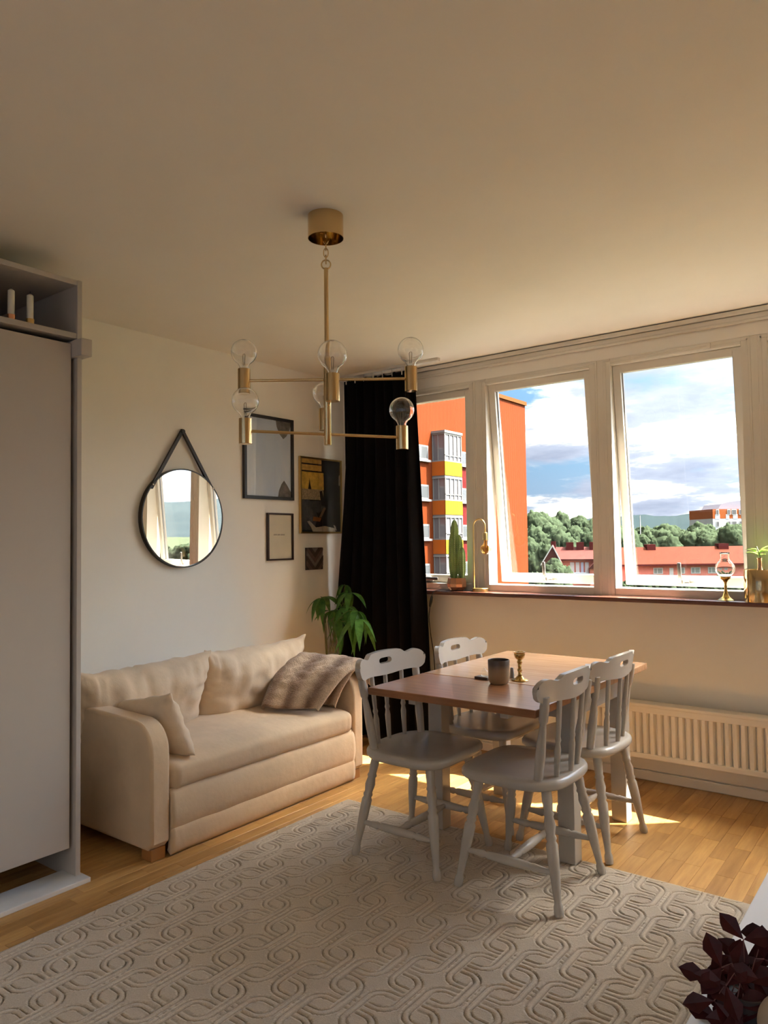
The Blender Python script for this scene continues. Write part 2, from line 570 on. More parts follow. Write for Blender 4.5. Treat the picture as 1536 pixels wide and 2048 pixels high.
# windows ------------------------------------------------------------
FR_T, FR_B = 2.356, 0.998
OPEN = {1: math.radians(6.1), 2: math.radians(6.1), 3: math.radians(6.1), 4: math.radians(6.1)}
for i in range(NWIN):
    x0 = WXS[i]; x1 = x0 + 0.781
    root = bpy.data.objects.new('window_%d' % (i + 1), None); COL.objects.link(root)
    root.location = (x0, 0, FR_B); tag(root, kind='structure')
    fw = 0.045
    b = MB()
    b.box(x0, x0 + fw, 0.0, 0.115, FR_B, FR_T)
    b.box(x1 - fw, x1, 0.0, 0.115, FR_B, FR_T)
    b.box(x0 + fw, x1 - fw, 0.0, 0.115, 2.318, FR_T)
    b.box(x0 + fw, x1 - fw, 0.0, 0.115, FR_B, 1.043)
    bevel(b.build('frame', M['window_white'], root), 0.003)
    # thin groove bead around the frame
    b = MB()
    for a0, a1, c0, c1 in ((x0 + .012, x0 + .02, FR_B, FR_T - .012), (x1 - .02, x1 - .012, FR_B, FR_T - .012), (x0 + .012, x1 - .012, FR_T - .02, FR_T - .012)):
        b.box(a0, a1, -0.003, 0.004, c0, c1)
    b.build('bead', M['window_white'], root)
    # post between the frames, slightly set back
    b = MB(); b.box(x1, x0 + WMOD, 0.004, 0.18, FR_B - 0.01, FR_T)
    b.build('mullion', M['window_white'], root)
    if i == 2:
        b = MB(); b.box(x0 + 0.17, x1 - 0.19, -0.012, 0.0, 2.322, 2.350); b.box(x0 + 0.19, x1 - 0.21, -0.016, -0.012, 2.333, 2.339)
        bevel(b.build('vent_cover', M['window_white'], root), 0.003)
    # sash, hinged along its top edge
    hinge = Vector((0, 0.03, 2.317))
    sx0, sx1, sb, st, sw = x0 + fw + 0.002, x1 - fw - 0.002, 1.045, 2.316, 0.045
    y0, y1 = 0.030, 0.085
    b = MB()
    b.box(sx0, sx0 + sw, y0, y1, sb, st); b.box(sx1 - sw, sx1, y0, y1, sb, st)
    b.box(sx0 + sw, sx1 - sw, y0, y1, st - sw, st); b.box(sx0 + sw, sx1 - sw, y0, y1, sb, sb + 0.052)
    ang = OPEN.get(i, 0.0)
    Mx = Matrix.Translation(hinge) @ Matrix.Rotation(ang, 4, 'X') @ Matrix.Translation(-hinge)
    b.xform(Mx)
    sash = bevel(b.build('sash', M['window_white'], root), 0.004)
    b = MB(); b.box(sx0 + sw - .004, sx1 - sw + .004, 0.060, 0.066, sb + 0.048, st - sw + .004); b.xform(Mx)
    b.build('pane', M['pane'], sash)
    b = MB()
    for q in ((sx0 + sw - .001, sx0 + sw + .007), (sx1 - sw - .007, sx1 - sw + .001)):
        b.box(q[0], q[1], 0.054, 0.060, sb + .05, st - sw)
    b.xform(Mx); b.build('gasket', plain('gasket_grey', (0.33, 0.34, 0.36), 0.5) if 'gasket' not in M else M['gasket'], sash)
    # handle on the bottom rail
    xc = (sx0 + sx1) / 2 - 0.03
    b = MB()
    b.rbox(xc - 0.035, xc + 0.045, 0.016, 0.030, sb + 0.012, sb + 0.040, 0.004, 2)
    b.xform(Mx); hb = b.build('handle_plate', M['window_white'], sash, smooth=40)
    b = MB()
    if ang:
        b.rbox(xc - 0.010, xc + 0.010, 0.000, 0.014, sb + 0.020, sb + 0.135, 0.004, 2)
    else:
        b.rbox(xc - 0.01, xc + 0.11, 0.000, 0.014, sb + 0.016, sb + 0.036, 0.004, 2)
    b.rbox(xc - 0.012, xc + 0.012, 0.008, 0.022, sb + 0.014, sb + 0.038, 0.004, 2)
    b.xform(Mx); b.build('handle', M['dark_metal'], sash, smooth=40)
    b = MB(); b.rbox(xc + 0.02, xc + 0.075, 0.004, 0.018, sb + 0.010, sb + 0.022, 0.003, 1); b.xform(Mx)
    b.build('latch', M['chrome'], sash, smooth=40)

# windows behind the camera, unseen, put in to fill the room with daylight
for i in range(4):
    a0 = KX0 + 0.9 * i; a1 = a0 + 0.9
    root = bpy.data.objects.new('window_%d' % (NWIN + i + 1), None); COL.objects.link(root)
    root.location = (a0, YB - 0.06, KB); tag(root, kind='structure')
    b = MB()
    b.box(a0, a0 + .05, YB - .1, YB - .02, KB, KT); b.box(a1 - .05, a1, YB - .1, YB - .02, KB, KT)
    b.box(a0 + .05, a1 - .05, YB - .1, YB - .02, KB, KB + .05); b.box(a0 + .05, a1 - .05, YB - .1, YB - .02, KT - .05, KT)
    bevel(b.build('frame', M['window_white'], root), 0.004)
    b = MB(); b.box(a0 + .045, a1 - .045, YB - .061, YB - .055, KB + .045, KT - .045)
    b.build('pane', M['pane'], root)

# sill
SILL_Z = 1.000
t = MB(); t.rbox(0.24, XR, -0.135, 0.03, SILL_Z - 0.023, SILL_Z, 0.003, 2)
tag(t.build('trim_3', M['sill'], smooth=40), kind='structure')

# ------------------------------------------------------------------ radiator
rad = thing('radiator', 'long white ribbed panel radiator on the wall under the windows', 'radiator', (2.6, -0.09, 0.0))
RX0, RX1, RZ0, RZ1 = 1.86, 3.70, 0.14, 0.435
b = MB(); b.box(RX0, RX1, -0.075, -0.055, RZ0 + 0.004, RZ1 - 0.012)
b.build('back_panel', M['radiator'], rad)
b = MB(); b.box(RX0 - .004, RX1 + .004, -0.115, -0.03, RZ1 - 0.016, RZ1)
bevel(b.build('top_grille', M['radiator'], rad), 0.004)
b = MB(); b.box(RX0, RX1, -0.105, -0.06, RZ1 - 0.052, RZ1 - 0.016)
bevel(b.build('top_rail', M['radiator'], rad), 0.005)
b = MB(); b.box(RX0, RX1, -0.105, -0.06, RZ0, RZ0 + 0.028)
bevel(b.build('bottom_rail', M['radiator'], rad), 0.005)
pitch = 0.0375
rm = None
n = int((RX1 - RX0) / pitch)
for i in range(n):
    xr = RX0 + 0.012 + i * pitch
    if rm is None:
        b = MB(); h0, h1 = RZ0 + 0.026, RZ1 - 0.05
        prof = [(-.0165, 0), (-.0125, -.014), (-.008, -.020), (.008, -.020), (.0125, -.014), (.0165, 0)]
        b.prism([(p[0], p[1]) for p in prof], h0, h1)
        o = b.build('rib', M['radiator'], None, smooth=50); rm = o.data
    else:
        o = bpy.data.objects.new('rib', rm); COL.objects.link(o)
    o.parent = rad
    o.location = (xr + 0.013 - 2.6, -0.078 + 0.09, 0)
for xx in (RX0 + 0.3, RX1 - 0.3):
    b = MB(); b.box(xx - .02, xx + .02, -0.056, -0.001, 0.2, 0.4)
    b.build('wall_bracket', M['radiator'], rad)

# ------------------------------------------------------------------ curtain
def curtain():
    H0, H1 = 0.012, 2.455
    NU, NV = 150, 40
    def fn(u, v):
        z = H1 + (H0 - H1) * v
        # left and right limits follow the photograph's hang: a little wider towards the floor
        xl = 0.15 - 0.075 * min(1, max(0, (v - 0.25) / 0.35)) + 0.10 * max(0, (v - 0.75) / 0.25) * 0.3
        xr = 0.765 + 0.10 * v
        x = xl + (xr - xl) * u
        amp = 0.028 + 0.016 * v
        y = -0.165 - 0.035 * v + amp * math.sin(u * 2 * PI * 7.5 + 0.5 * math.sin(3 * u + 2.0 * v)) + 0.012 * math.sin(u * 31 + v * 3)
        zz = z + (0.012 * math.sin(u * 2 * PI * 7.5) if v == 0 else 0)
        return (x, y, zz)
    c = MB().grid(fn, NU, NV).build('curtain', M['curtain'], None, smooth=True)
    s = c.modifiers.new('thick', 'SOLIDIFY'); s.thickness = 0.004
    tag(c, 'floor-length black curtain gathered in the corner by the leftmost window', 'curtain')
    r = thing('curtain_rail', 'thin white curtain rail under the ceiling above the black curtain', 'curtain rail', (0.45, -0.165, 2.49))
    MB().box(0.06, 0.95, -0.180, -0.150, 2.482, 2.499).build('rail', M['window_white'], r)
    for i in range(8):
        xx = 0.17 + i * 0.081
        MB().lathe([(0.004, 0), (0.004, 0.05)], (xx, -0.165, 2.434), 8).build('glider', M['window_white'], r)


curtain()

# ------------------------------------------------------------------ wardrobe
wd = thing('wardrobe', 'tall white sliding-door wardrobe at the left edge with an open top shelf', 'wardrobe', (0.4, -3.3, 0))
WF, WY, WYN, WT = 0.735, -2.505, -3.95, 2.405
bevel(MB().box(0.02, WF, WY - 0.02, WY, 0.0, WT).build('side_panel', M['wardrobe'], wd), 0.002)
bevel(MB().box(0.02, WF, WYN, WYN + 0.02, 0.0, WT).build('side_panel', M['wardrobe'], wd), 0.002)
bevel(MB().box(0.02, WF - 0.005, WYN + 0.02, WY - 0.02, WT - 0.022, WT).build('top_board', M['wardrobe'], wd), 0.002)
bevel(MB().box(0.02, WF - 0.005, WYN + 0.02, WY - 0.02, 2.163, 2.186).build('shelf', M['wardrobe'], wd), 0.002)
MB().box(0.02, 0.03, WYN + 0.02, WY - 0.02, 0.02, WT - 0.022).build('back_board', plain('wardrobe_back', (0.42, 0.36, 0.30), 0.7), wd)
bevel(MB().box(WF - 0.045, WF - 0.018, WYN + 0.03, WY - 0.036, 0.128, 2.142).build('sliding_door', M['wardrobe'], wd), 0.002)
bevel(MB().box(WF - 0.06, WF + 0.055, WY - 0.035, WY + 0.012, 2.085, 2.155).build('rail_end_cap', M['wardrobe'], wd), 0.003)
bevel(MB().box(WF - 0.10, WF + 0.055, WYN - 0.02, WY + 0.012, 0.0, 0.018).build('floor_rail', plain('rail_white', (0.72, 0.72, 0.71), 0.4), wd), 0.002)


def candle(px, py, label):
    p = unproj(px, py, 0, 0.685)
    z0 = 2.187
    c = thing('candlestick', label, 'candle', (0.685, p[1], z0), group='candles on the wardrobe shelf')
    MB().lathe([(0.022, 0), (0.022, 0.004), (0.015, 0.008), (0.016, 0.024), (0.016, 0.026)], (0.685, p[1], z0), 20).build('holder', M['brass_dull'] if 'brass' in label else M['copper'], c, smooth=40)
    MB().lathe([(0.0125, 0), (0.0125, 0.095), (0.005, 0.101)], (0.685, p[1], z0 + 0.024), 16).build('candle', M['white_wax'], c, smooth=40)
    MB().lathe([(0.001, 0), (0.001, 0.008)], (0.685, p[1], z0 + 0.129), 6).build('wick', M['black_plastic'], c)


candle(22, 640, 'white candle in a small copper holder on the wardrobe shelf, farther from the side panel')
candle(60, 650, 'white candle in a small brass holder on the wardrobe shelf, nearer the side panel')


# ------------------------------------------------------------------ cushions and sofa
def nz(x, y, z, s=1.0, seed=0.0):
    return mnoise.noise(Vector((x * s + seed, y * s + seed * 1.7, z * s - seed)))


def pillow(w, h, t, seed=0.0, n=34, wrinkle=0.012, pinch=0.10, top_gather=0.0):
    """pillow in its own plane: local x across, z up, y thickness; origin in the middle"""
    b = MB()
    def side(sgn):
        def fn(u, v):
            a = math.sin((2 * u - 1) * PI / 2); c = math.sin((2 * v - 1) * PI / 2)
            ex = 1 - pinch * (1 - c * c) * abs(a) ** 3
            ez = 1 - pinch * (1 - a * a) * abs(c) ** 3
            x = a * w / 2 * ex; z = c * h / 2 * ez
            prof = max(0.0, (1 - abs(a) ** 3.4)) ** 0.5 * max(0.0, (1 - abs(c) ** 3.4)) ** 0.5
            edge = 1 - max(0.0, (1 - abs(a) ** 6)) * max(0.0, (1 - abs(c) ** 6))
            th = t / 2 * prof
            wr = wrinkle * nz(x * 3, sgn, z * 3, 4.0, seed) * prof
            fold = (1 - abs(nz(x * 15 + 0.6 * z, 3, z * 2.2, 1.0, seed))) ** 6 * max(0.0, min(1.0, (c + 0.35) / 1.2)) ** 1.5
            fold2 = (1 - abs(nz(x * 3, 7, z * 13, 1.0, seed))) ** 6 * abs(a) ** 4
            wr -= wrinkle * 0.9 * (fold + 0.7 * fold2) * prof ** 0.7
            # gathers that run in from the seams
            wr += wrinkle * 0.35 * math.sin(x * 80 + 9 * nz(x, 0, z, 8, seed)) * max(0, c) ** 4 * prof ** 0.5
            wr += wrinkle * 0.6 * math.sin(z * 95 + 4 * nz(x, 1, z, 8, seed)) * abs(a) ** 6 * prof ** 0.5
            zz = z + 0.012 * nz(x, 2, 0, 9, seed) * (abs(c) ** 4) + top_gather * max(0, c) ** 3 * (abs(a) ** 4) * 1.0
            return (x, sgn * (th + (wr if prof > 0.02 else 0)), zz)
        return fn
    b.grid(side(1), n, n)
    k = MB().grid(side(-1), n, n)
    k.f = [tuple(reversed(q)) for q in k.f]
    b.add(k.v, k.f)
    return b


def place(b, loc, rz=0, tilt=0, roll=0):
    """local pillow (y = thickness) to world: tilt about local x, then rotate about z"""
    Mx = Matrix.Translation(Vector(loc)) @ Matrix.Rotation(rz, 4, 'Z') @ Matrix.Rotation(tilt, 4, 'X') @ Matrix.Rotation(roll, 4, 'Y')
    return b.xform(Mx)


so = thing('sofa', 'beige fabric two-seat sofa bed with low arms against the left wall', 'sofa', (0.45, -1.55, 0))
SF = 0.845
YN0, YN1, YF0, YF1 = -2.262, -2.165, -0.945, -0.862


def arm_profile(xf, top):
    pts = [(0.035, 0.045), (xf - 0.03, 0.045), (xf, 0.075), (xf, top - 0.15)]
    for k in range(9):
        a = k / 8 * PI / 2
        pts.append((xf - 0.13 + 0.13 * math.cos(a), top - 0.13 + 0.13 * math.sin(a) - 0.0))
    pts += [(0.30, top + 0.012), (0.035, top + 0.02)]
    return pts


for (a0, a1, nm) in ((YN0, YN1, 0), (YF0, YF1, 1)):
    o = MB().prism(arm_profile(SF + 0.01, 0.575 if nm == 0 else 0.60), a0, a1, axis=1).build('armrest', M['sofa'], so, smooth=35)
    bevel(o, 0.014, 3)
    o.modifiers['bevel'].angle_limit = math.radians(50)
# base front with the pull-out drawer
def front_panel(z0, z1, xf, bulge, seed):
    def fn(u, v):
        y = YN1 + 0.002 + (YF0 - YN1 - 0.004) * u
        e = math.sin(PI * min(1, max(0, v))) ** 0.4
        x = xf - bulge + bulge * e + 0.003 * nz(0, y, v * 0.2, 7, seed)
        return (x, y, z0 + (z1 - z0) * v)
    return MB().grid(fn, 60, 10)
b = MB().box(0.10, SF - 0.035, YN1, YF0, 0.05, 0.25)
b.build('base', M['sofa'], so)
o = front_panel(0.112, 0.262, SF - 0.006, 0.022, 1.0).build('front_rail', M['sofa'], so, smooth=True)
s = o.modifiers.new('t', 'SOLIDIFY'); s.thickness = 0.03; s.offset = 1
o = front_panel(0.022, 0.110, SF - 0.010, 0.010, 4.0).build('drawer_front', M['sofa'], so, smooth=True)
s = o.modifiers.new('t', 'SOLIDIFY'); s.thickness = 0.03; s.offset = 1
MB().box(0.06, 0.14, YN1, YF0, 0.1, 0.60).build('backrest', M['sofa'], so)
for (fx, fy) in ((SF - 0.075, YN0 + 0.012), (SF - 0.075, YF1 - 0.085), (0.08, YN0 + 0.012), (0.08, YF1 - 0.085)):
    bevel(MB().box(fx, fx + 0.07, fy, fy + 0.07, 0.0, 0.05).build('foot', plain('sofa_foot_wood', (0.36, 0.16, 0.05), 0.4), so), 0.003)


def seat_mattress():
    rs = []
    NY = 70; x0, x1, z0, z1 = 0.14, SF + 0.03, 0.256, 0.392
    for j in range(NY + 1):
        v = j / NY; y = YN1 + 0.003 + (YF0 - YN1 - 0.006) * v
        pl = 0.004 * math.sin(v * 300) * (max(0, 1 - v / 0.09) + max(0, 1 - (1 - v) / 0.12))
        endr = 1 - 0.10 * (max(0, 1 - v / 0.03) ** 2 + max(0, 1 - (1 - v) / 0.03) ** 2)
        zc = (z0 + z1) / 2; hz = (z1 - z0) / 2
        ring = []
        xc = (x0 + x1) / 2; hx = (x1 - x0) / 2
        K = 44
        for k in range(K):
            a = 2 * PI * k / K
            ca, sa = math.cos(a), math.sin(a)
            ex = 0.35 if ca > 0 else 0.2
            px = hx * (abs(ca) ** ex) * (1 if ca > 0 else -1)
            pz = hz * (abs(sa) ** 0.5) * (1 if sa > 0 else -1)
            front = max(0, ca)
            xx = xc + px * (endr if ca > 0 else 1) + pl * front - 0.02 * front * (1 - sa) * 0.5
            zz = zc + pz * endr + 0.010 * math.sin(PI * v) * max(0, sa) + 0.006 * nz(xx, y, 0, 4, 3.0) * max(0, sa)
            zz -= 0.012 * front * max(0, -sa) * (0.5 + nz(0, y, 0, 6, 2.0))
            ring.append((xx, y, zz))
        rs.append(ring)
    return MB().rings(rs)
seat_mattress().build('seat_mattress', M['sofa'], so, smooth=60)

# loose back cushions
bc = place(pillow(0.76, 0.40, 0.24, seed=2.0, n=56, wrinkle=0.022, pinch=0.06, top_gather=0.03), (0.300, -1.925, 0.540), rz=PI / 2, tilt=0.34, roll=-0.02)
tag(bc.build('back_cushion', M['cushion'], None, smooth=True), 'large beige sofa back cushion nearer the wardrobe, creased along its top', 'cushion', 'large back cushions on the sofa')
bc = place(pillow(0.76, 0.40, 0.24, seed=9.0, n=56, wrinkle=0.020, pinch=0.06, top_gather=0.03), (0.295, -1.200, 0.545), rz=PI / 2 - 0.02, tilt=0.34, roll=-0.01)
tag(bc.build('back_cushion', M['cushion'], None, smooth=True), 'large beige sofa back cushion next to the fur throw', 'cushion', 'large back cushions on the sofa')
# small pillow leaning on the near arm
sp = place(pillow(0.46, 0.30, 0.12, seed=5.0, wrinkle=0.016, pinch=0.07, n=30), (0.60, -2.075, 0.490), rz=0.05, tilt=0.30, roll=-0.20)
tag(sp.build('throw_pillow', M['cushion'], None, smooth=True), 'small beige throw pillow leaning inside the near sofa arm', 'pillow')


# fur throw over the far arm --------------------------------------------------
def fur_material():
    t = NT('striped_faux_fur'); v = t.coords((1, 1, 1))
    at = t.n('ShaderNodeAttribute'); at.attribute_name = 'stripe'
    st = t.ramp(at.outputs['Fac'], [(0.0, (0.25, 0.138, 0.075)), (0.5, (0.46, 0.305, 0.195)), (1.0, (0.66, 0.48, 0.325))])
    n1 = t.noise(v, 140, 4, 0.7)
    mx = t.n('ShaderNodeMix', data_type='RGBA', blend_type='MULTIPLY'); mx.inputs[0].default_value = 1.0
    t.l(st, mx.inputs[6]); t.l(t.ramp(n1, [(0.3, (0.72, 0.72, 0.72)), (0.7, (1.15, 1.15, 1.15))]), mx.inputs[7])
    b = t.bump(n1, 0.9, 0.008)
    t.pbr(mx.outputs[2], 1.0, 0, b, 0.1, 0.4)
    return t.m


M['fur'] = fur_material()


def drape(T0, T1, B0, B1, O0, O1, bulge, seed, nu=60, nv=60):
    """sheet: outside hem O -> arm top T -> inside hem B; u across the stripes"""
    T0, T1, B0, B1, O0, O1 = map(Vector, (T0, T1, B0, B1, O0, O1))
    b = MB(); stripes = []
    def fn(u, v):
        T = T0.lerp(T1, u); B = B0.lerp(B1, u); O = O0.lerp(O1, u)
        if v < 0.2:
            s = v / 0.2; p = O.lerp(T, s); p.z = O.z + (T.z - O.z) * math.sin(s * PI / 2) ** 0.7
        else:
            s = (v - 0.2) / 0.8; p = T.lerp(B, s)
            p.z = T.z + (B.z - T.z) * (s ** 1.35); p.y -= bulge * math.sin(PI * s) ** 0.9
        k = 0.010 * nz(p.x, p.y, p.z, 7, seed) + 0.006 * nz(p.x, p.y, p.z, 22, seed) + 0.0035 * nz(p.x, p.y, p.z, 90, seed)
        e = max(0, abs(2 * u - 1) - 0.9) / 0.1
        p.z += k - 0.02 * e * e
        stripes.append(0.5 + 0.5 * math.cos(2 * PI * (u * 2.7 + 0.3)) )
        return tuple(p)
    b.grid(fn, nu, nv)
    return b, stripes


fur_root = thing('fur_throw', 'brown and cream striped fur throw draped over the far sofa arm', 'throw', (0.6, -1.0, 0.41))
for args, nm in (
        (((0.34, -0.90, 0.655), (0.90, -0.90, 0.665), (0.50, -1.30, 0.425), (0.80, -1.175, 0.425), (0.36, -0.84, 0.55), (0.90, -0.835, 0.52), 0.03, 1.0), 'upper_fold'),
        (((0.55, -0.90, 0.630), (0.87, -0.905, 0.635), (0.62, -1.14, 0.425), (0.795, -1.03, 0.425), (0.6, -0.845, 0.52), (0.87, -0.845, 0.50), 0.02, 6.0), 'lower_fold')):
    bb, st = drape(*args)
    o = bb.build(nm, M['fur'], fur_root, smooth=True, fixn=False)
    at = o.data.attributes.new('stripe', 'FLOAT', 'POINT')
    at.data.foreach_set('value', st)
    s = o.modifiers.new('t', 'SOLIDIFY'); s.thickness = 0.026; s.offset = 0
    s = o.modifiers.new('ss', 'SUBSURF'); s.levels = 1; s.render_levels = 1

# ------------------------------------------------------------------ rug
def rug():
    x0, x1, y0, y1 = RUG
    st = 0.0046
    ynear = -3.75
    nx = int((x1 - x0) / st); ny = int((y1 - ynear) / st)
    X, Y = np.meshgrid(np.linspace(x0, x1, nx + 1), np.linspace(ynear, y1, ny + 1))
    LX, LY = 0.1317, 0.1132
    hx, hy, rad = 0.112, 0.0925, 0.045
    bestv = np.full(X.shape, -1.0); bests = np.full(X.shape, 9.0)
    gx = (X - 2.52) / LX; gy = (Y + 1.812) / LY
    ci = np.round(gx).astype(int); cj = np.round(gy).astype(int)
    for di in (-1, 0, 1):
        for dj in (-1, 0, 1):
            i = ci + di; j = cj + dj
            ok = ((i + j) % 2) == 0
            dx = X - (2.52 + i * LX); dy = Y - (-1.812 + j * LY)
            qx = np.abs(dx) - (hx - rad); qy = np.abs(dy) - (hy - rad)
            ln = np.hypot(np.maximum(qx, 0), np.maximum(qy, 0))
            sd = ln + np.minimum(np.maximum(qx, qy), 0) - rad
            vert = np.where((qx > 0) & (qy > 0), np.maximum(qx, 0) / np.maximum(ln, 1e-6), np.where(qx > qy, 1.0, 0.0))
            inb = ok & (np.abs(sd) < 0.0165) & (vert > bestv)
            bestv = np.where(inb, vert, bestv); bests = np.where(inb, sd, bests)
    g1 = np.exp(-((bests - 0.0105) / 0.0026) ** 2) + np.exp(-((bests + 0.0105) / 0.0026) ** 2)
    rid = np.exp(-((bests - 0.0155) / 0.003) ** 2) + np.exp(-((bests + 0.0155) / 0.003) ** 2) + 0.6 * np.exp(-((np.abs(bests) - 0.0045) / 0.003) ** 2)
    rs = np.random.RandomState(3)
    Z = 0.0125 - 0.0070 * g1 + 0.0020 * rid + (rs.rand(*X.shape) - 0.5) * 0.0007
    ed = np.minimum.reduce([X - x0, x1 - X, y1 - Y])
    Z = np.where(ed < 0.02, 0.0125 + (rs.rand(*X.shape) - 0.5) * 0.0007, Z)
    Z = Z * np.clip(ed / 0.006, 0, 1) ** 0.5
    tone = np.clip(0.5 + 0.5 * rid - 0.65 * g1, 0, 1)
    nxx = nx + 1
    V = np.stack([X, Y, Z], -1).reshape(-1, 3)
    a = (np.arange(ny)[:, None] * nxx + np.arange(nx)[None, :]).reshape(-1)
    F = np.stack([a, a + 1, a + nxx + 1, a + nxx], 1)
    me = bpy.data.meshes.new('rug')
    me.vertices.add(len(V)); me.vertices.foreach_set('co', V.astype(np.float32).ravel())
    me.loops.add(F.size); me.loops.foreach_set('vertex_index', F.astype(np.int32).ravel())
    me.polygons.add(len(F)); me.polygons.foreach_set('loop_start', (np.arange(len(F)) * 4).astype(np.int32))
    me.polygons.foreach_set('loop_total', np.full(len(F), 4, np.int32))
    me.update(calc_edges=True); me.validate()
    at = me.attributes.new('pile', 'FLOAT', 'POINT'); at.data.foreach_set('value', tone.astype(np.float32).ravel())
    me.polygons.foreach_set('use_smooth', np.ones(len(F), bool))
    t = NT('carved_wool'); v = t.coords()
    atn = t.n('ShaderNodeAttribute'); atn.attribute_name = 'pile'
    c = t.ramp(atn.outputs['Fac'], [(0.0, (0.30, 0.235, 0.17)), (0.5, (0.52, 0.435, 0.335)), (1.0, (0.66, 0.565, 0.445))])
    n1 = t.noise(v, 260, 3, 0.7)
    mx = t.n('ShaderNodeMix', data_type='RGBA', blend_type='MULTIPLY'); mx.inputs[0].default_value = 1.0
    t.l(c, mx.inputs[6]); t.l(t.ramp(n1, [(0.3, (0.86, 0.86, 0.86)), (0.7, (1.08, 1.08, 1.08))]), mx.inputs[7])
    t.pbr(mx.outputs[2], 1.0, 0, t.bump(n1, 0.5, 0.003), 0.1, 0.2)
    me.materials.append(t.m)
    o = bpy.data.objects.new('rug', me); COL.objects.link(o)
    tag(o, 'large cream rug with carved interlocking chain pattern on the parquet', 'rug')


rug()

# ------------------------------------------------------------------ dining table
TZ = 0.717
tb = thing('dining_table', 'square wooden-top table on white legs with its front leaf pulled out', 'table', (1.95, -1.0, 0))
TX0, TX1 = 1.575, 2.335
bevel(MB().box(TX0, TX1, -1.715, -1.308, TZ - 0.030, TZ).build('table_leaf', M['table_top'], tb), 0.004)
o = bevel(MB().box(TX0, TX1, -1.302, -0.490, TZ - 0.030, TZ).build('table_leaf', wood('table_wood_window_glare', (0.44, 0.24, 0.125), (0.60, 0.36, 0.20), axis=0, rough=0.24), tb), 0.004)  # window's reflection on the back leaf put into a lighter wood colour
for (lx, ly) in ((1.585, -1.285), (2.215, -1.285), (1.585, -0.69), (2.215, -0.69)):
    bevel(MB().box(lx, lx + 0.072, ly, ly + 0.068, 0.0135 if ly < -1.2 else 0.0, TZ - 0.031).build('leg', M['chair_white'], tb), 0.003)
for (a, c, d, e) in ((1.657, 2.215, -1.275, -1.255), (1.657, 2.215, -0.645, -0.625), (1.595, 1.615, -1.217, -0.69), (2.258, 2.278, -1.217, -0.69)):
    bevel(MB().box(a, c, d, e, TZ - 0.125, TZ - 0.031).build('apron', M['chair_white'], tb), 0.002)
for xx in (1.70, 2.13):
    bevel(MB().box(xx, xx + 0.035, -1.60, -0.72, TZ - 0.075, TZ - 0.031).build('slide_rail', M['chair_white'], tb), 0.002)


# ------------------------------------------------------------------ chairs (local: faces +x, origin on the floor under the seat)
LEGP = [(0, .0150), (.03, .0175), (.075, .0165), (.10, .0125), (.16, .0138), (.40, .0205), (.55, .0215), (.575, .0160), (.60, .0205), (.625, .0160), (.70, .0215), (.77, .0160), (.79, .0205), (.815, .0160), (.90, .0190), (1, .0180)]
STRP = [(0, .009), (.12, .011), (.22, .0155), (.25, .0105), (.28, .0150), (.5, .0175), (.72, .0150), (.75, .0105), (.78, .0155), (.88, .011), (1, .009)]
SPIN = [(0, .0085), (.10, .0100), (.35, .0125), (.42, .0085), (.46, .0115), (.50, .0085), (.6, .0100), (.9, .0095), (1, .0085)]
POST = [(0, .0165), (.12, .0170), (.30, .0185), (.40, .0175), (.60, .0135), (.68, .0115), (.72, .0165), (.88, .0175), (1, .0150)]


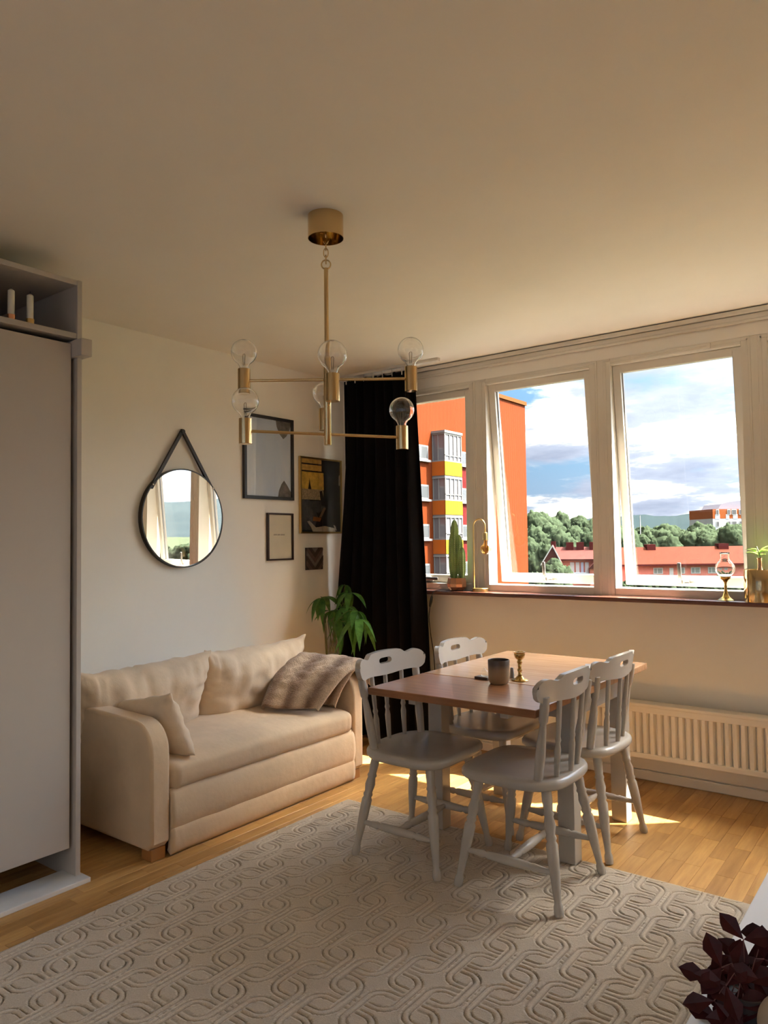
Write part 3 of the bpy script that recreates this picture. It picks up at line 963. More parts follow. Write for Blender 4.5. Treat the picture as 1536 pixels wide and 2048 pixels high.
def crest_mesh():
    n = 60; W = 0.245; th = 0.011
    def top(s):
        a = abs(s)
        if a < 0.105: return 0.826 - 0.004 * (a / 0.105) ** 2
        if a < 0.145:
            k = (a - 0.105) / 0.04; return 0.822 - 0.018 * (3 * k * k - 2 * k ** 3)
        k = (a - 0.195) / 0.05
        return 0.772 + 0.042 * math.sqrt(max(0.0, 1 - k * k)) if a > 0.195 else 0.804 + (0.814 - 0.804) * (3 * ((a - .145) / .05) ** 2 - 2 * ((a - .145) / .05) ** 3)
    def bot(s):
        a = abs(s)
        if a < 0.16: return 0.726 - 0.004 * math.cos(a / 0.16 * PI)
        k = max(-1.0, (a - 0.195) / 0.05)
        return 0.772 - 0.044 * math.sqrt(max(0.0, 1 - max(0, k) ** 2)) if a > 0.195 else 0.730 - 0.002 * ((a - .16) / .035)
    def bend(s): return -0.200 + 0.052 * (s / 0.245) ** 2
    SH = 0.046
    def sh(s):
        k = abs(s) / SH
        return 0.0125 * max(0.0, 1 - k ** 6) ** 0.5 if k < 1 else 0.0
    ss = sorted(set([-W + 2 * W * i / n for i in range(n + 1)] + [-SH, SH, -SH * .97, SH * .97, -SH * .9, SH * .9]))
    mid = 0.784
    b = MB(); lay = []
    for s in ss:
        x = bend(s); dn = 2 * 0.052 * s / 0.245 ** 2
        nx_, ny_ = 1 / math.hypot(1, dn), -dn / math.hypot(1, dn)
        lean = lambda z: (z - 0.78) * -0.15
        col = []
        for z in (bot(s), mid - sh(s), mid + sh(s), top(s)):
            col.append(((x + lean(z) + nx_ * th, s + ny_ * th, z), (x + lean(z) - nx_ * th, s - ny_ * th, z)))
        lay.append(col)
    for i in range(len(ss) - 1):
        A, B = lay[i], lay[i + 1]
        for (p, q) in ((0, 1), (2, 3)):
            b.add([A[p][0], B[p][0], B[q][0], A[q][0]], [(0, 1, 2, 3)])
            b.add([A[p][1], A[q][1], B[q][1], B[p][1]], [(0, 1, 2, 3)])
        b.add([A[0][0], A[0][1], B[0][1], B[0][0]], [(0, 1, 2, 3)])
        b.add([A[3][0], B[3][0], B[3][1], A[3][1]], [(0, 1, 2, 3)])
        if max(sh(ss[i]), sh(ss[i + 1])) > 0:
            b.add([A[1][0], B[1][0], B[1][1], A[1][1]], [(0, 1, 2, 3)])
            b.add([A[2][0], A[2][1], B[2][1], B[2][0]], [(0, 1, 2, 3)])
    for col in (lay[0], lay[-1]):
        for (p, q) in ((0, 1), (2, 3)):
            b.add([col[p][0], col[q][0], col[q][1], col[p][1]], [(0, 1, 2, 3)])
    return b


def seat_mesh():
    out = []
    # outline: straight rounded front, D-shaped back
    for k in range(64):
        a = 2 * PI * k / 64
        ca, sa = math.cos(a), math.sin(a)
        if ca > 0:
            x = 0.215 * abs(ca) ** 0.42; y = 0.225 * (abs(sa) ** 0.42) * (1 if sa > 0 else -1)
            y *= 1 - 0.02 * ca
        else:
            x = -0.20 * abs(ca) ** 0.75; y = 0.225 * (abs(sa) ** 0.62) * (1 if sa > 0 else -1)
        out.append((x, y))
    rs = []
    for (k, z) in ((0.0, .405), (0.90, .405), (0.965, .409), (1.0, .420), (1.0, .434), (0.975, .443), (0.93, .446), (0.75, .4435), (0.45, .440), (0.02, .4395)):
        kk = max(k, 0.004)
        rs.append([(x * kk, y * kk, z) for x, y in out])
    return MB().rings(rs)


def make_chair():
    t = thing('spindle_chair', '', 'chair')
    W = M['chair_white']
    seat_mesh().build('seat', W, t, smooth=45, local=True)
    fl = {}
    for (sx, sy) in ((1, 1), (1, -1), (-1, 1), (-1, -1)):
        p0 = Vector((0.205 * sx, 0.205 * sy, 0.0)); p1 = Vector((0.135 * sx, 0.14 * sy, 0.412))
        MB().turned(p0, p1, LEGP, 14).build('leg', W, t, smooth=50, local=True)
        fl[(sx, sy)] = lambda z, p0=p0, p1=p1: p0.lerp(p1, z / 0.412)
    for sy in (1, -1):
        MB().turned(fl[(-1, sy)](0.135), fl[(1, sy)](0.135), STRP, 12).build('stretcher', W, t, smooth=50, local=True)
    a = (fl[(-1, 1)](0.135) + fl[(1, 1)](0.135)) / 2; c = (fl[(-1, -1)](0.135) + fl[(1, -1)](0.135)) / 2
    MB().turned(a, c, STRP, 12).build('stretcher', W, t, smooth=50, local=True)
    for sy in (1, -1):
        MB().turned((-0.120, 0.172 * sy, 0.438), (-0.168, 0.200 * sy, 0.752), POST, 14).build('back_post', W, t, smooth=50, local=True)
    for y0 in (-0.095, 0.0, 0.095):
        xb = -0.172 + 0.05 * (y0 / 0.172) ** 2
        xt = -0.193 + 0.05 * (y0 * 1.15 / 0.245) ** 2
        MB().turned((xb, y0, 0.438), (xt, y0 * 1.15, 0.748), SPIN, 12).build('spindle', W, t, smooth=50, local=True)
    crest_mesh().build('crest_rail', W, t, smooth=35, local=True)
    return t


ch0 = make_chair()
CHG = 'white spindle-back dining chairs'
chairs = [
    ((1.700, -1.508, 0.0125), 0.0, 'white spindle-back chair beside the sofa, with the table leaf over its seat'),
    ((2.195, -1.495, 0.0125), PI + 0.01, 'white spindle-back chair nearest the camera, its back towards the white bench'),
    ((2.178, -0.950, 0.0), PI - 0.02, 'white spindle-back chair in front of the radiator'),
    ((1.705, -0.925, 0.0), 0.02, 'white spindle-back chair in front of the black curtain'),
]
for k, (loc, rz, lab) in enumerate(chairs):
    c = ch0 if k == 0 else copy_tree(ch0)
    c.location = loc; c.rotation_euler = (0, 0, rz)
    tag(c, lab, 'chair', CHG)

# ------------------------------------------------------------------ pendant lamp
def chandelier():
    c = unproj(651, 432, 2, ZC)
    cx, cy = c[0], c[1]
    r = Vector((0.7951, 0.6063, 0)).normalized(); fw = Vector((-0.6063, 0.7951, 0)).normalized()
    t = thing('chandelier', 'brass six-bulb chandelier with three straight arms hanging from the ceiling', 'lamp', (cx, cy, ZC))
    B = M['brass']
    MB().lathe([(0.0005, 0), (0.064, 0), (0.064, -0.083), (0.0615, -0.083), (0.0615, -0.02), (0.0005, -0.02)], (cx, cy, ZC), 40, cap=False).build('ceiling_cup', B, t, smooth=40)
    for a in (0.6, 2.7, 4.8):
        MB().lathe([(0.006, 0), (0.006, 0.03)], (cx + 0.036 * math.cos(a), cy + 0.036 * math.sin(a), ZC - 0.05), 10).build('screw', B, t, smooth=40)
    # chain
    z = 2.455
    for k in range(5):
        pts = []
        for i in range(16):
            a = 2 * PI * i / 16
            u, w = 0.0085 * math.cos(a), 0.0165 * math.sin(a)
            p = Vector((cx, cy, z - 0.0165)) + (r if k % 2 else fw) * u + Vector((0, 0, w)); pts.append(p)
        MB().tube(pts, 0.0019, 6, closed=True).build('chain_link', B, t, smooth=True)
        z -= 0.0245
    zr = z - 0.0165 + 0.006
    MB().tube([Vector((cx, cy, zr)) + r * 0.0165 * math.cos(2 * PI * i / 24) + Vector((0, 0, 0.0165 * math.sin(2 * PI * i / 24))) for i in range(24)], 0.0026, 8, closed=True).build('ring', B, t, smooth=True)
    MB().rod((cx, cy, 1.98), (cx, cy, zr - 0.013), 0.0078, seg=16).build('rod', B, t, smooth=40)
    MB().lathe([(0.0078, 0.010), (0.013, 0.0), (0.0132, -0.002), (0.0132, -0.312), (0.012, -0.314)], (cx, cy, 1.983), 24).build('stem', B, t, smooth=40)
    arms = [(1.905, (0.300, 0.004), (-0.298, 0.004)), (1.812, (0.040, -0.31), (-0.034, 0.30)), (1.708, (0.268, 0.105), (-0.274, -0.105))]
    for (za, e1, e2) in arms:
        ends = []
        for e in (e1, e2):
            ends.append(Vector((cx, cy, za)) + r * e[0] + fw * e[1])
        MB().rod(ends[0], ends[1], 0.0052, seg=12).build('arm', B, t, smooth=40)
        for p in ends:
            sk = MB().lathe([(0.0215, 0.0), (0.0225, 0.001), (0.0225, 0.087), (0.0215, 0.088), (0.0195, 0.088), (0.0195, 0.07), (0.0005, 0.07)], (p.x, p.y, p.z - 0.045), 28).build('socket', B, t, smooth=40)
            prof = [(0.014, 0.0), (0.0145, 0.016), (0.0165, 0.026), (0.023, 0.037)]
            R_ = 0.0465; cz = 0.037 + math.sqrt(R_ ** 2 - 0.023 ** 2)
            a0 = math.asin((0.037 - cz) / R_)
            for k in range(1, 17):
                a = a0 + (PI / 2 - a0) * k / 16
                prof.append((R_ * math.cos(a), cz + R_ * math.sin(a)))
            z0 = p.z + 0.026
            bl = shell(MB().lathe(prof, (p.x, p.y, z0), 32, cap=False).build('bulb', M['bulb_shell'], t, smooth=True), 0.0011)
            MB().lathe([(0.0065, 0.0), (0.0065, 0.03), (0.0035, 0.036), (0.0005, 0.038)], (p.x, p.y, z0 + 0.003), 12).build('glass_stem', M['clear_glass'], bl, smooth=40)
            fl = MB()
            for q in (-1, 1):
                fl.tube([(p.x + q * 0.0035, p.y, z0 + 0.03), (p.x + q * 0.006, p.y, z0 + 0.066), (p.x + q * 0.002, p.y, z0 + 0.072)], 0.0009, 6)
            fl.build('filament', M['filament'], bl)


chandelier()

# ------------------------------------------------------------------ round mirror
mr = thing('round_mirror', 'round wall mirror in a thin black rim hung from a leather strap', 'mirror', (0.0, -1.46, 1.47))
MY, MZ, MR = -1.458, 1.472, 0.284
b = MB(); rs = []
for k in range(65):
    a = 2 * PI * k / 64
    rs.append([(0.004, MY + MR * math.cos(a), MZ + MR * math.sin(a)), (0.036, MY + MR * math.cos(a), MZ + MR * math.sin(a)),
               (0.036, MY + (MR - .007) * math.cos(a), MZ + (MR - .007) * math.sin(a)), (0.004, MY + (MR - .007) * math.cos(a), MZ + (MR - .007) * math.sin(a))])
b.rings(rs, cap=False)
b.build('rim', M['leather'], mr, smooth=40)
b = MB(); b.lathe([(MR - 0.006, 0.0), (MR - 0.006, 0.004)], (0.024, MY, MZ), 96, (1, -0.022, -0.014))
b.build('mirror_glass', M['mirror'], mr)
AP = (MY, 1.985)
for sgn in (-1, 1):
    a = math.radians(90 - sgn * 43)
    pe = (MY + MR * math.cos(a) * 1.0, MZ + MR * math.sin(a))
    d = Vector((0, pe[0] - AP[0], pe[1] - AP[1])).normalized(); n_ = Vector((1, 0, 0))
    s0 = Vector((0.012, AP[0], AP[1])); s1 = Vector((0.02, pe[0], pe[1])) + d * 0.05
    b = MB()
    side = d.cross(n_).normalized() * 0.010
    for (q0, q1) in ((s0, s1),):
        vs = []
        for p in (q0, q1):
            for e in (0.013, -0.002):
                vs += [p + side * 0.35 * sgn + n_ * e - side * 0.9, p + side * 0.35 * sgn + n_ * e + side * 0.9]
        b.add(vs, [(0, 1, 5, 4), (2, 6, 7, 3), (0, 4, 6, 2), (1, 3, 7, 5), (0, 2, 3, 1), (4, 5, 7, 6)])
    b.build('strap', M['leather'], mr)
    MB().lathe([(0.006, 0), (0.006, 0.006), (0.003, 0.008)], Vector((0.034, pe[0], pe[1])) + d * 0.03, 12, (1, 0, 0)).build('rivet', M['chrome'], mr, smooth=40)
MB().lathe([(0.008, 0), (0.008, 0.024), (0.012, 0.026), (0.012, 0.03)], (0.001, AP[0], AP[1] - 0.012), 16, (1, 0, 0)).build('wall_peg', M['leather'], mr, smooth=40)


# ------------------------------------------------------------------ pictures
def flat(col, name, rough=0.6, var=0.05, scale=20):
    return plain(name, col, rough, var=var, scale=scale)


def frame_parts(root, y0, y1, z0, z1, w, d, mat, back, glassy=True, gmat='pic_glass'):
    bevel(MB().box(0.002, d, y0, y0 + w, z0, z1).build('frame_side', mat, root), 0.0015)
    bevel(MB().box(0.002, d, y1 - w, y1, z0, z1).build('frame_side', mat, root), 0.0015)
    bevel(MB().box(0.002, d, y0 + w, y1 - w, z0, z0 + w).build('frame_side', mat, root), 0.0015)
    bevel(MB().box(0.002, d, y0 + w, y1 - w, z1 - w, z1).build('frame_side', mat, root), 0.0015)
    p = MB().box(0.002, d * 0.45, y0 + w, y1 - w, z0 + w, z1 - w).build('print', back, root)
    if glassy:
        MB().box(d * 0.62, d * 0.62 + 0.0015, y0 + w * .8, y1 - w * .8, z0 + w * .8, z1 - w * .8).build('glass', M[gmat], root)
    return p


def shapes(root, parent, x, y0, y1, z0, z1, items):
    """flat printed shapes; polygon points in 0..1 of the sheet (right, up)"""
    for nm, mat, poly in items:
        pts = [(y0 + (y1 - y0) * u, z0 + (z1 - z0) * v) for u, v in poly]
        MB().prism(pts, x, x + 0.0003, axis=0).build(nm, mat, parent)
        x += 0.00035


t_ = NT('pale_print_sky_glare'); v_ = t_.coords((6, 3, 1.2), kind='Object')
t_.pbr(t_.ramp(t_.noise(v_, 1.5, 6, 0.6), [(0.3, (0.66, 0.78, 0.97)), (0.55, (0.78, 0.87, 1.0)), (0.75, (0.93, 0.96, 1.0))]), 0.5)  # print's own pale blue, with the glass's sky reflection mixed into the colour
M['pale_print_sky_glare'] = t_.m
grey = plain('feather_grey', (0.22, 0.20, 0.19), 0.7, var=0.35, scale=30)
p1 = thing('framed_print', 'pale blue abstract print in a black frame, largest and highest on the left wall', 'picture', (0, -0.765, 1.61))
pr = frame_parts(p1, -0.987, -0.545, 1.606, 2.150, 0.020, 0.024, M['black_frame'], M['pale_print_sky_glare'], gmat='pic_glass_shiny')
shapes(p1, pr, 0.0112, -0.967, -0.565, 1.626, 2.130, [
    ('printed_shape', grey, [(0.66, 1.0), (0.68, 0.92), (0.74, 0.83), (0.83, 0.77), (0.90, 0.81), (0.97, 0.88), (1.0, 0.95), (1.0, 1.0)]),
    ('printed_shape', grey, [(0.70, 0.0), (0.72, 0.08), (0.78, 0.17), (0.84, 0.22), (0.91, 0.16), (1.0, 0.07), (1.0, 0.0)])])

gold = M['brass_dull']
dk = plain('photo_dark', (0.012, 0.011, 0.012), 0.5, var=0.3)
p2 = thing('framed_photo', 'dark photo print with a golden city view in a slim gold frame', 'picture', (0, -0.265, 1.385))
pr = frame_parts(p2, -0.482, -0.047, 1.385, 1.915, 0.012, 0.022, gold, dk)
amber = plain('photo_amber', (0.66, 0.42, 0.12), 0.5, var=0.25, scale=40)
amber2 = plain('photo_gold', (0.70, 0.46, 0.09), 0.5, var=0.3, scale=25)
cityg = plain('photo_city', (0.38, 0.30, 0.19), 0.5, var=0.5, scale=120)
gr_ = plain('photo_grey', (0.07, 0.075, 0.085), 0.5, var=0.3, scale=30)
skin = plain('photo_tan', (0.30, 0.20, 0.12), 0.5, var=0.2)
cloth_ = plain('photo_cream', (0.40, 0.36, 0.29), 0.5, var=0.15, scale=50)
rust = plain('photo_rust', (0.30, 0.12, 0.04), 0.5, var=0.2)
shapes(p2, pr, 0.0103, -0.470, -0.059, 1.397, 1.903, [
    ('printed_shape', amber, [(0.0, 0.94), (0.52, 0.94), (0.52, 1.0), (0.0, 1.0)]),
    ('printed_shape', amber, [(0.0, 0.84), (0.52, 0.84), (0.52, 0.92), (0.0, 0.92)]),
    ('printed_shape', amber2, [(0.0, 0.58), (0.57, 0.58), (0.57, 0.82), (0.0, 0.82)]),
    ('printed_shape', dk, [(0.18, 0.585), (0.20, 0.66), (0.215, 0.745), (0.23, 0.66), (0.26, 0.585)]),
    ('printed_shape', cityg, [(0.0, 0.44), (0.56, 0.44), (0.56, 0.585), (0.0, 0.585)]),
    ('printed_shape', gr_, [(0.0, 0.02), (0.30, 0.02), (0.42, 0.20), (0.30, 0.36), (0.20, 0.44), (0.0, 0.44)]),
    ('printed_shape', gr_, [(0.22, 0.42), (0.50, 0.43), (0.62, 0.34), (0.44, 0.26), (0.30, 0.28)]),
    ('printed_shape', dk, [(0.50, 0.36), (0.46, 0.56), (0.52, 0.57), (0.60, 0.36)]),
    ('printed_shape', skin, [(0.44, 0.20), (0.50, 0.20), (0.62, 0.33), (0.56, 0.34)]),
    ('printed_shape', rust, [(0.28, 0.15), (0.46, 0.14), (0.50, 0.19), (0.30, 0.21)]),
    ('printed_shape', cloth_, [(0.14, 0.14), (0.20, 0.15), (0.36, 0.06), (0.58, 0.08), (0.84, 0.05), (0.86, 0.0), (0.28, 0.0), (0.24, 0.06)]),
    ('printed_shape', cloth_, [(0.80, 0.10), (0.86, 0.08), (0.89, 0.02), (0.86, 0.02)]),
    ('printed_shape', cloth_, [(0.95, 0.66), (0.99, 0.66), (0.99, 0.82), (0.96, 0.80)])])

paper = plain('cream_paper', (0.78, 0.70, 0.53), 0.7, var=0.04)
p3 = thing('framed_text_print', 'small cream print with one faint line of text in a dark frame', 'picture', (0, -0.67, 1.21))
pr = frame_parts(p3, -0.786, -0.551, 1.208, 1.519, 0.011, 0.022, M['dark_frame'], paper)
txt = plain('faint_ink', (0.30, 0.25, 0.18), 0.7)
b = MB(); yy = -0.725
for k, wdt in enumerate((0.007, 0.005, 0.008, 0.0, 0.006, 0.009, 0.005, 0.0, 0.008, 0.006, 0.007, 0.005)):
    if wdt: b.box(0.0102, 0.0104, yy, yy + wdt, 1.372, 1.381)
    yy += wdt + 0.003
b.build('text_line', txt, pr)

p4 = thing('chevron_plaque', 'small square wooden plaque with a dark chevron pattern', 'wall plaque', (0, -0.34, 1.13))
MB().box(0.002, 0.012, -0.422, -0.258, 1.134, 1.287).build('board', plain('plaque_back', (0.03, 0.018, 0.012), 0.7), p4)
cols = [plain('plaque_dark', (0.045, 0.026, 0.018), 0.6, var=0.2, scale=60), plain('plaque_brown', (0.105, 0.066, 0.048), 0.6, var=0.2, scale=60),
        plain('plaque_grey', (0.17, 0.13, 0.115), 0.6, var=0.2, scale=60)]
seq = [0, 1, 0, 2, 1, 0, 2, 1, 0]
yl, yr_, zb, zt = -0.421, -0.259, 1.135, 1.286
ym = (yl + yr_) / 2


def clip_poly(poly):
    for ax, lim, sgn in ((0, yl, 1), (0, yr_, -1), (1, zb, 1), (1, zt, -1)):
        out = []
        for i in range(len(poly)):
            p, q = poly[i - 1], poly[i]
            ip, iq = sgn * (p[ax] - lim) >= 0, sgn * (q[ax] - lim) >= 0
            if ip != iq:
                t = (lim - p[ax]) / (q[ax] - p[ax]); out.append((p[0] + (q[0] - p[0]) * t, p[1] + (q[1] - p[1]) * t))
            if iq: out.append(q)
        poly = out
        if not poly: break
    return poly


for k in range(9):
    zl = zb - 0.09 + k * 0.034
    for side in (-1, 1):
        ye = ym + side * (yr_ - yl) / 2
        poly = [(ym + side * 0.0004, zl + 0.001), (ym + side * 0.0004, zl + 0.033), (ye, zl + 0.033 + 0.085), (ye, zl + 0.001 + 0.085)]
        poly = clip_poly(poly)
        if len(poly) >= 3:
            MB().prism(poly, 0.011, 0.018 + 0.002 * ((k * 7) % 3), axis=0).build('slat', cols[seq[k % 9]], p4)

# ------------------------------------------------------------------ plant in the corner
def leaf_mesh(ln, wd, droop, n=8, fold=0.25):
    """leaf along +x, in the xy plane, drooping towards -z"""
    b = MB(); rows = []
    for i in range(n + 1):
        t = i / n
        w = wd / 2 * math.sin(PI * t ** 0.85) ** 0.9 if 0 < t < 1 else 0.0004
        z = -droop * ln * t * t
        x = ln * t * (1 - 0.25 * droop * t)
        rows.append([(x, -w, z + fold * w), (x, 0, z), (x, w, z + fold * w)])
    return b.rings(rows, cap=False, closed=False)


def palmate(root, c, ln, tilt_az, seed, nleaf=6, droop=0.9, mat='plant_leaf'):
    rr = random.Random(seed)
    for k in range(nleaf):
        az = tilt_az + 2 * PI * k / nleaf + rr.uniform(-.2, .2)
        l2 = ln * rr.uniform(0.8, 1.15)
        Mx = Matrix.Translation(Vector(c)) @ Matrix.Rotation(az, 4, 'Z') @ Matrix.Rotation(rr.uniform(-0.35, 0.55), 4, 'Y')
        leaf_mesh(l2, l2 * 0.33, droop * rr.uniform(0.6, 1.2)).xform(Mx).build('leaf', M[mat], root, smooth=True)


pl = thing('potted_plant', 'tall slender-stemmed plant with drooping green leaves in front of the black curtain', 'plant', (0.30, -0.47, 0))
MB().lathe([(0.0005, 0.0), (0.10, 0.0), (0.125, 0.20), (0.128, 0.22), (0.118, 0.22), (0.116, 0.20), (0.0005, 0.195)], (0.30, -0.47, 0), 32).build('pot', plain('plant_pot', (0.5, 0.45, 0.4), 0.6), pl, smooth=40)
MB().lathe([(0.0005, 0.0), (0.115, 0.0), (0.115, 0.006), (0.0005, 0.010)], (0.30, -0.47, 0.19), 24).build('soil', M['soil'], pl, smooth=40)
spots = [((643, 1196), 0.17, -0.45, 7), ((662, 1222), 0.14, -0.42, 6), ((688, 1215), 0.15, -0.46, 7), ((700, 1186), 0.14, -0.40, 6), ((712, 1222), 0.17, -0.48, 7), ((718, 1240), 0.17, -0.50, 5), ((676, 1240), 0.12, -0.48, 5), ((690, 1170), 0.10, -0.36, 4)]
for k, (p, ln, yy, nl) in enumerate(spots):
    c = unproj(p[0], p[1], 1, yy)
    palmate(pl, c, ln, k * 1.1, 40 + k, nl, 0.9 if k < 4 else 1.6)
    base = Vector((0.26 + 0.03 * (k % 3), -0.47, 0.6 if k != 0 else 0.2))
    mid = Vector((0.22 + 0.05 * k / 3, -0.46, 0.80))
    pts = [base.lerp(mid, i / 4) for i in range(4)] + [mid.lerp(Vector(c), i / 5) for i in range(6)]
    MB().tube(pts, 0.0028, 6).build('leaf_stalk', M['stem'], pl, smooth=True)
for (bx, tx, zt) in ((0.26, 0.205, 0.83), (0.32, 0.34, 0.78)):
    pts = [Vector((bx, -0.47, 0.19)).lerp(Vector((tx, -0.46, zt)), i / 6) for i in range(7)]
    MB().tube(pts, 0.0045, 8).build('trunk', M['stem'], pl, smooth=True)

# ------------------------------------------------------------------ things on the window sill
SY = -0.055
cp = unproj(914, 1174, 1, SY); cxx = cp[0]
ca = thing('potted_cactus', 'tall green column cactus in a faceted copper pot on the window sill', 'cactus', (cxx, SY, SILL_Z))
prof = [(0.0005, 0.0), (0.040, 0.0), (0.062, 0.026), (0.064, 0.045), (0.058, 0.083), (0.052, 0.085), (0.050, 0.075), (0.0005, 0.073)]
MB().lathe(prof, (cxx, SY, SILL_Z), 10).build('pot', M['copper'], ca)
MB().lathe([(0.0005, 0), (0.05, 0.0), (0.0005, 0.006)], (cxx, SY, SILL_Z + 0.072), 14).build('soil', M['soil'], ca, smooth=True)
for (dx, dy, h, r_, nm) in ((-0.012, 0.0, 0.385, 0.028, 0), (-0.042, 0.006, 0.29, 0.016, 1), (0.022, 0.004, 0.285, 0.020, 2), (0.047, -0.004, 0.205, 0.019, 3)):
    b = MB(); rs = []
    NS = 24; ribs = 6
    for k in range(29):
        t = k / 28
        rr = r_ * (0.55 + 0.6 * math.sin(min(1, t * 3) * PI / 2) - 0.12) * (1 if t < 0.75 else math.sqrt(max(0.02, 1 - ((t - 0.75) / 0.25) ** 2)))
        ring = []
        for i in range(NS):
            a = 2 * PI * i / NS
            q = rr * (0.82 + 0.22 * math.cos(ribs * a))
            ring.append((cxx + dx + q * math.cos(a) + 0.25 * dx * t * (1 - t), SY + dy + q * math.sin(a), SILL_Z + 0.074 + h * t))
        rs.append(ring)
    col_ = b.rings(rs).build('cactus_column', M['cactus'], ca, smooth=True)
    sb = MB()
    for i in range(ribs):
        a = 2 * PI * i / ribs
        for k in range(2, int(h / 0.012)):
            t = k * 0.012 / h
            if t > 0.93: continue
            rr = r_ * (0.55 + 0.6 * math.sin(min(1, t * 3) * PI / 2) - 0.12) * (1 if t < 0.75 else math.sqrt(max(0.02, 1 - ((t - 0.75) / 0.25) ** 2))) * 1.04
            p = (cxx + dx + rr * math.cos(a) + 0.25 * dx * t * (1 - t), SY + dy + rr * math.sin(a), SILL_Z + 0.074 + h * t)
            sb.lathe([(0.0004, -0.0016), (0.0018, 0), (0.0004, 0.0016)], p, 5)
    tag(sb.build('spines', M['spine'], col_, fixn=False), kind='stuff')

lp = unproj(961, 1174, 1, SY); lx = lp[0]
la = thing('table_lamp', 'slim brass arched table lamp with an amber globe bulb on the window sill', 'lamp', (lx, SY, SILL_Z))
MB().lathe([(0.0005, 0), (0.048, 0), (0.050, 0.002), (0.050, 0.020), (0.048, 0.022), (0.0005, 0.022)], (lx, SY, SILL_Z), 32).build('base', M['brass_dull'], la, smooth=40)
# arch in the plane of the wall
x_l = lx - 0.045; x_r = lx + 0.040; ztop = SILL_Z + 0.455
pts = [(x_l, SY, SILL_Z + 0.02), (x_l, SY, SILL_Z + 0.2), (x_l, SY, ztop - 0.045)]
for k in range(1, 16):
    a = PI - PI * k / 16
    pts.append(((x_l + x_r) / 2 + (x_r - x_l) / 2 * math.cos(a), SY, ztop - 0.045 + 0.047 * math.sin(a)))
pts += [(x_r, SY, ztop - 0.06), (x_r, SY, ztop - 0.085)]
MB().tube(pts, 0.0046, 10).build('arched_pole', M['brass_dull'], la, smooth=True)
MB().lathe([(0.006, 0), (0.014, -0.006), (0.0145, -0.052), (0.0125, -0.053), (0.0005, -0.05)], (x_r, SY, ztop - 0.080), 20).build('socket', M['brass_dull'], la, smooth=40)
prof = [(0.012, 0.0), (0.014, -0.018), (0.022, -0.030)]
for k in range(1, 15):
    a = 0.72 - (0.72 + PI / 2) * k / 14
    prof.append((0.036 * math.cos(a), -0.055 + 0.036 * math.sin(a)))
bl = MB().lathe(prof, (x_r + 0.004, SY, ztop - 0.130), 28, cap=False).build('bulb', M['amber_glass'], la, smooth=True)
MB().lathe([(0.004, 0), (0.003, -0.045)], (x_r + 0.004, SY, ztop - 0.132), 8).build('filament', M['filament'], bl)
cpts = [(lx - 0.05, SY - 0.01, SILL_Z + 0.006), (lx - 0.12, -0.09, SILL_Z + 0.004), (lx - 0.22, -0.10, SILL_Z + 0.004), (lx - 0.275, -0.125, SILL_Z + 0.004), (lx - 0.30, -0.145, SILL_Z - 0.01),
        (lx - 0.315, -0.148, SILL_Z - 0.07), (lx - 0.34, -0.135, SILL_Z - 0.17), (lx - 0.35, -0.10, SILL_Z - 0.30), (lx - 0.355, -0.06, SILL_Z - 0.45), (lx - 0.355, -0.04, 0.20)]
sm = []
for i in range(len(cpts) - 1):
    for k in range(4):
        p0, p1, p2, p3 = [Vector(cpts[max(0, min(len(cpts) - 1, i + d))]) for d in (-1, 0, 1, 2)]
        t = k / 4
        sm.append(0.5 * ((2 * p1) + (-p0 + p2) * t + (2 * p0 - 5 * p1 + 4 * p2 - p3) * t * t + (-p0 + 3 * p1 - 3 * p2 + p3) * t ** 3))
MB().tube(sm, 0.0028, 6).build('cord', M['black_plastic'], la, smooth=True)
MB().turned((lx - 0.306, -0.147, SILL_Z - 0.03), (lx - 0.325, -0.145, SILL_Z - 0.105), [(0, .004), (.1, .008), (.5, .010), (.9, .008), (1, .004)], 10).build('cord_switch', M['black_plastic'], la, smooth=True)

oy = -0.075
op = unproj(1452, 1201, 1, oy); ox = op[0]
ol = thing('oil_lamp', 'small brass oil lamp with a clear glass chimney on the window sill', 'oil lamp', (ox, oy, SILL_Z))
MB().lathe([(0.0005, 0.0), (0.040, 0.0), (0.041, 0.003), (0.030, 0.010), (0.016, 0.022), (0.009, 0.040), (0.006, 0.066), (0.0075, 0.070), (0.0075, 0.074), (0.0055, 0.078), (0.007, 0.092), (0.015, 0.104), (0.025, 0.112), (0.027, 0.122), (0.026, 0.124), (0.0005, 0.122)], (ox, oy, SILL_Z), 32).build('base', M['old_brass'], ol, smooth=50)
prof = [(0.024, 0.0), (0.034, 0.010), (0.044, 0.026), (0.0465, 0.042), (0.043, 0.058), (0.033, 0.072), (0.024, 0.082), (0.020, 0.094), (0.021, 0.112), (0.023, 0.122)]
MB().lathe(prof, (ox, oy, SILL_Z + 0.123), 36, cap=False).build('chimney', M['bulb_shell'], ol, smooth=True); shell(ol.children[-1], 0.0012)

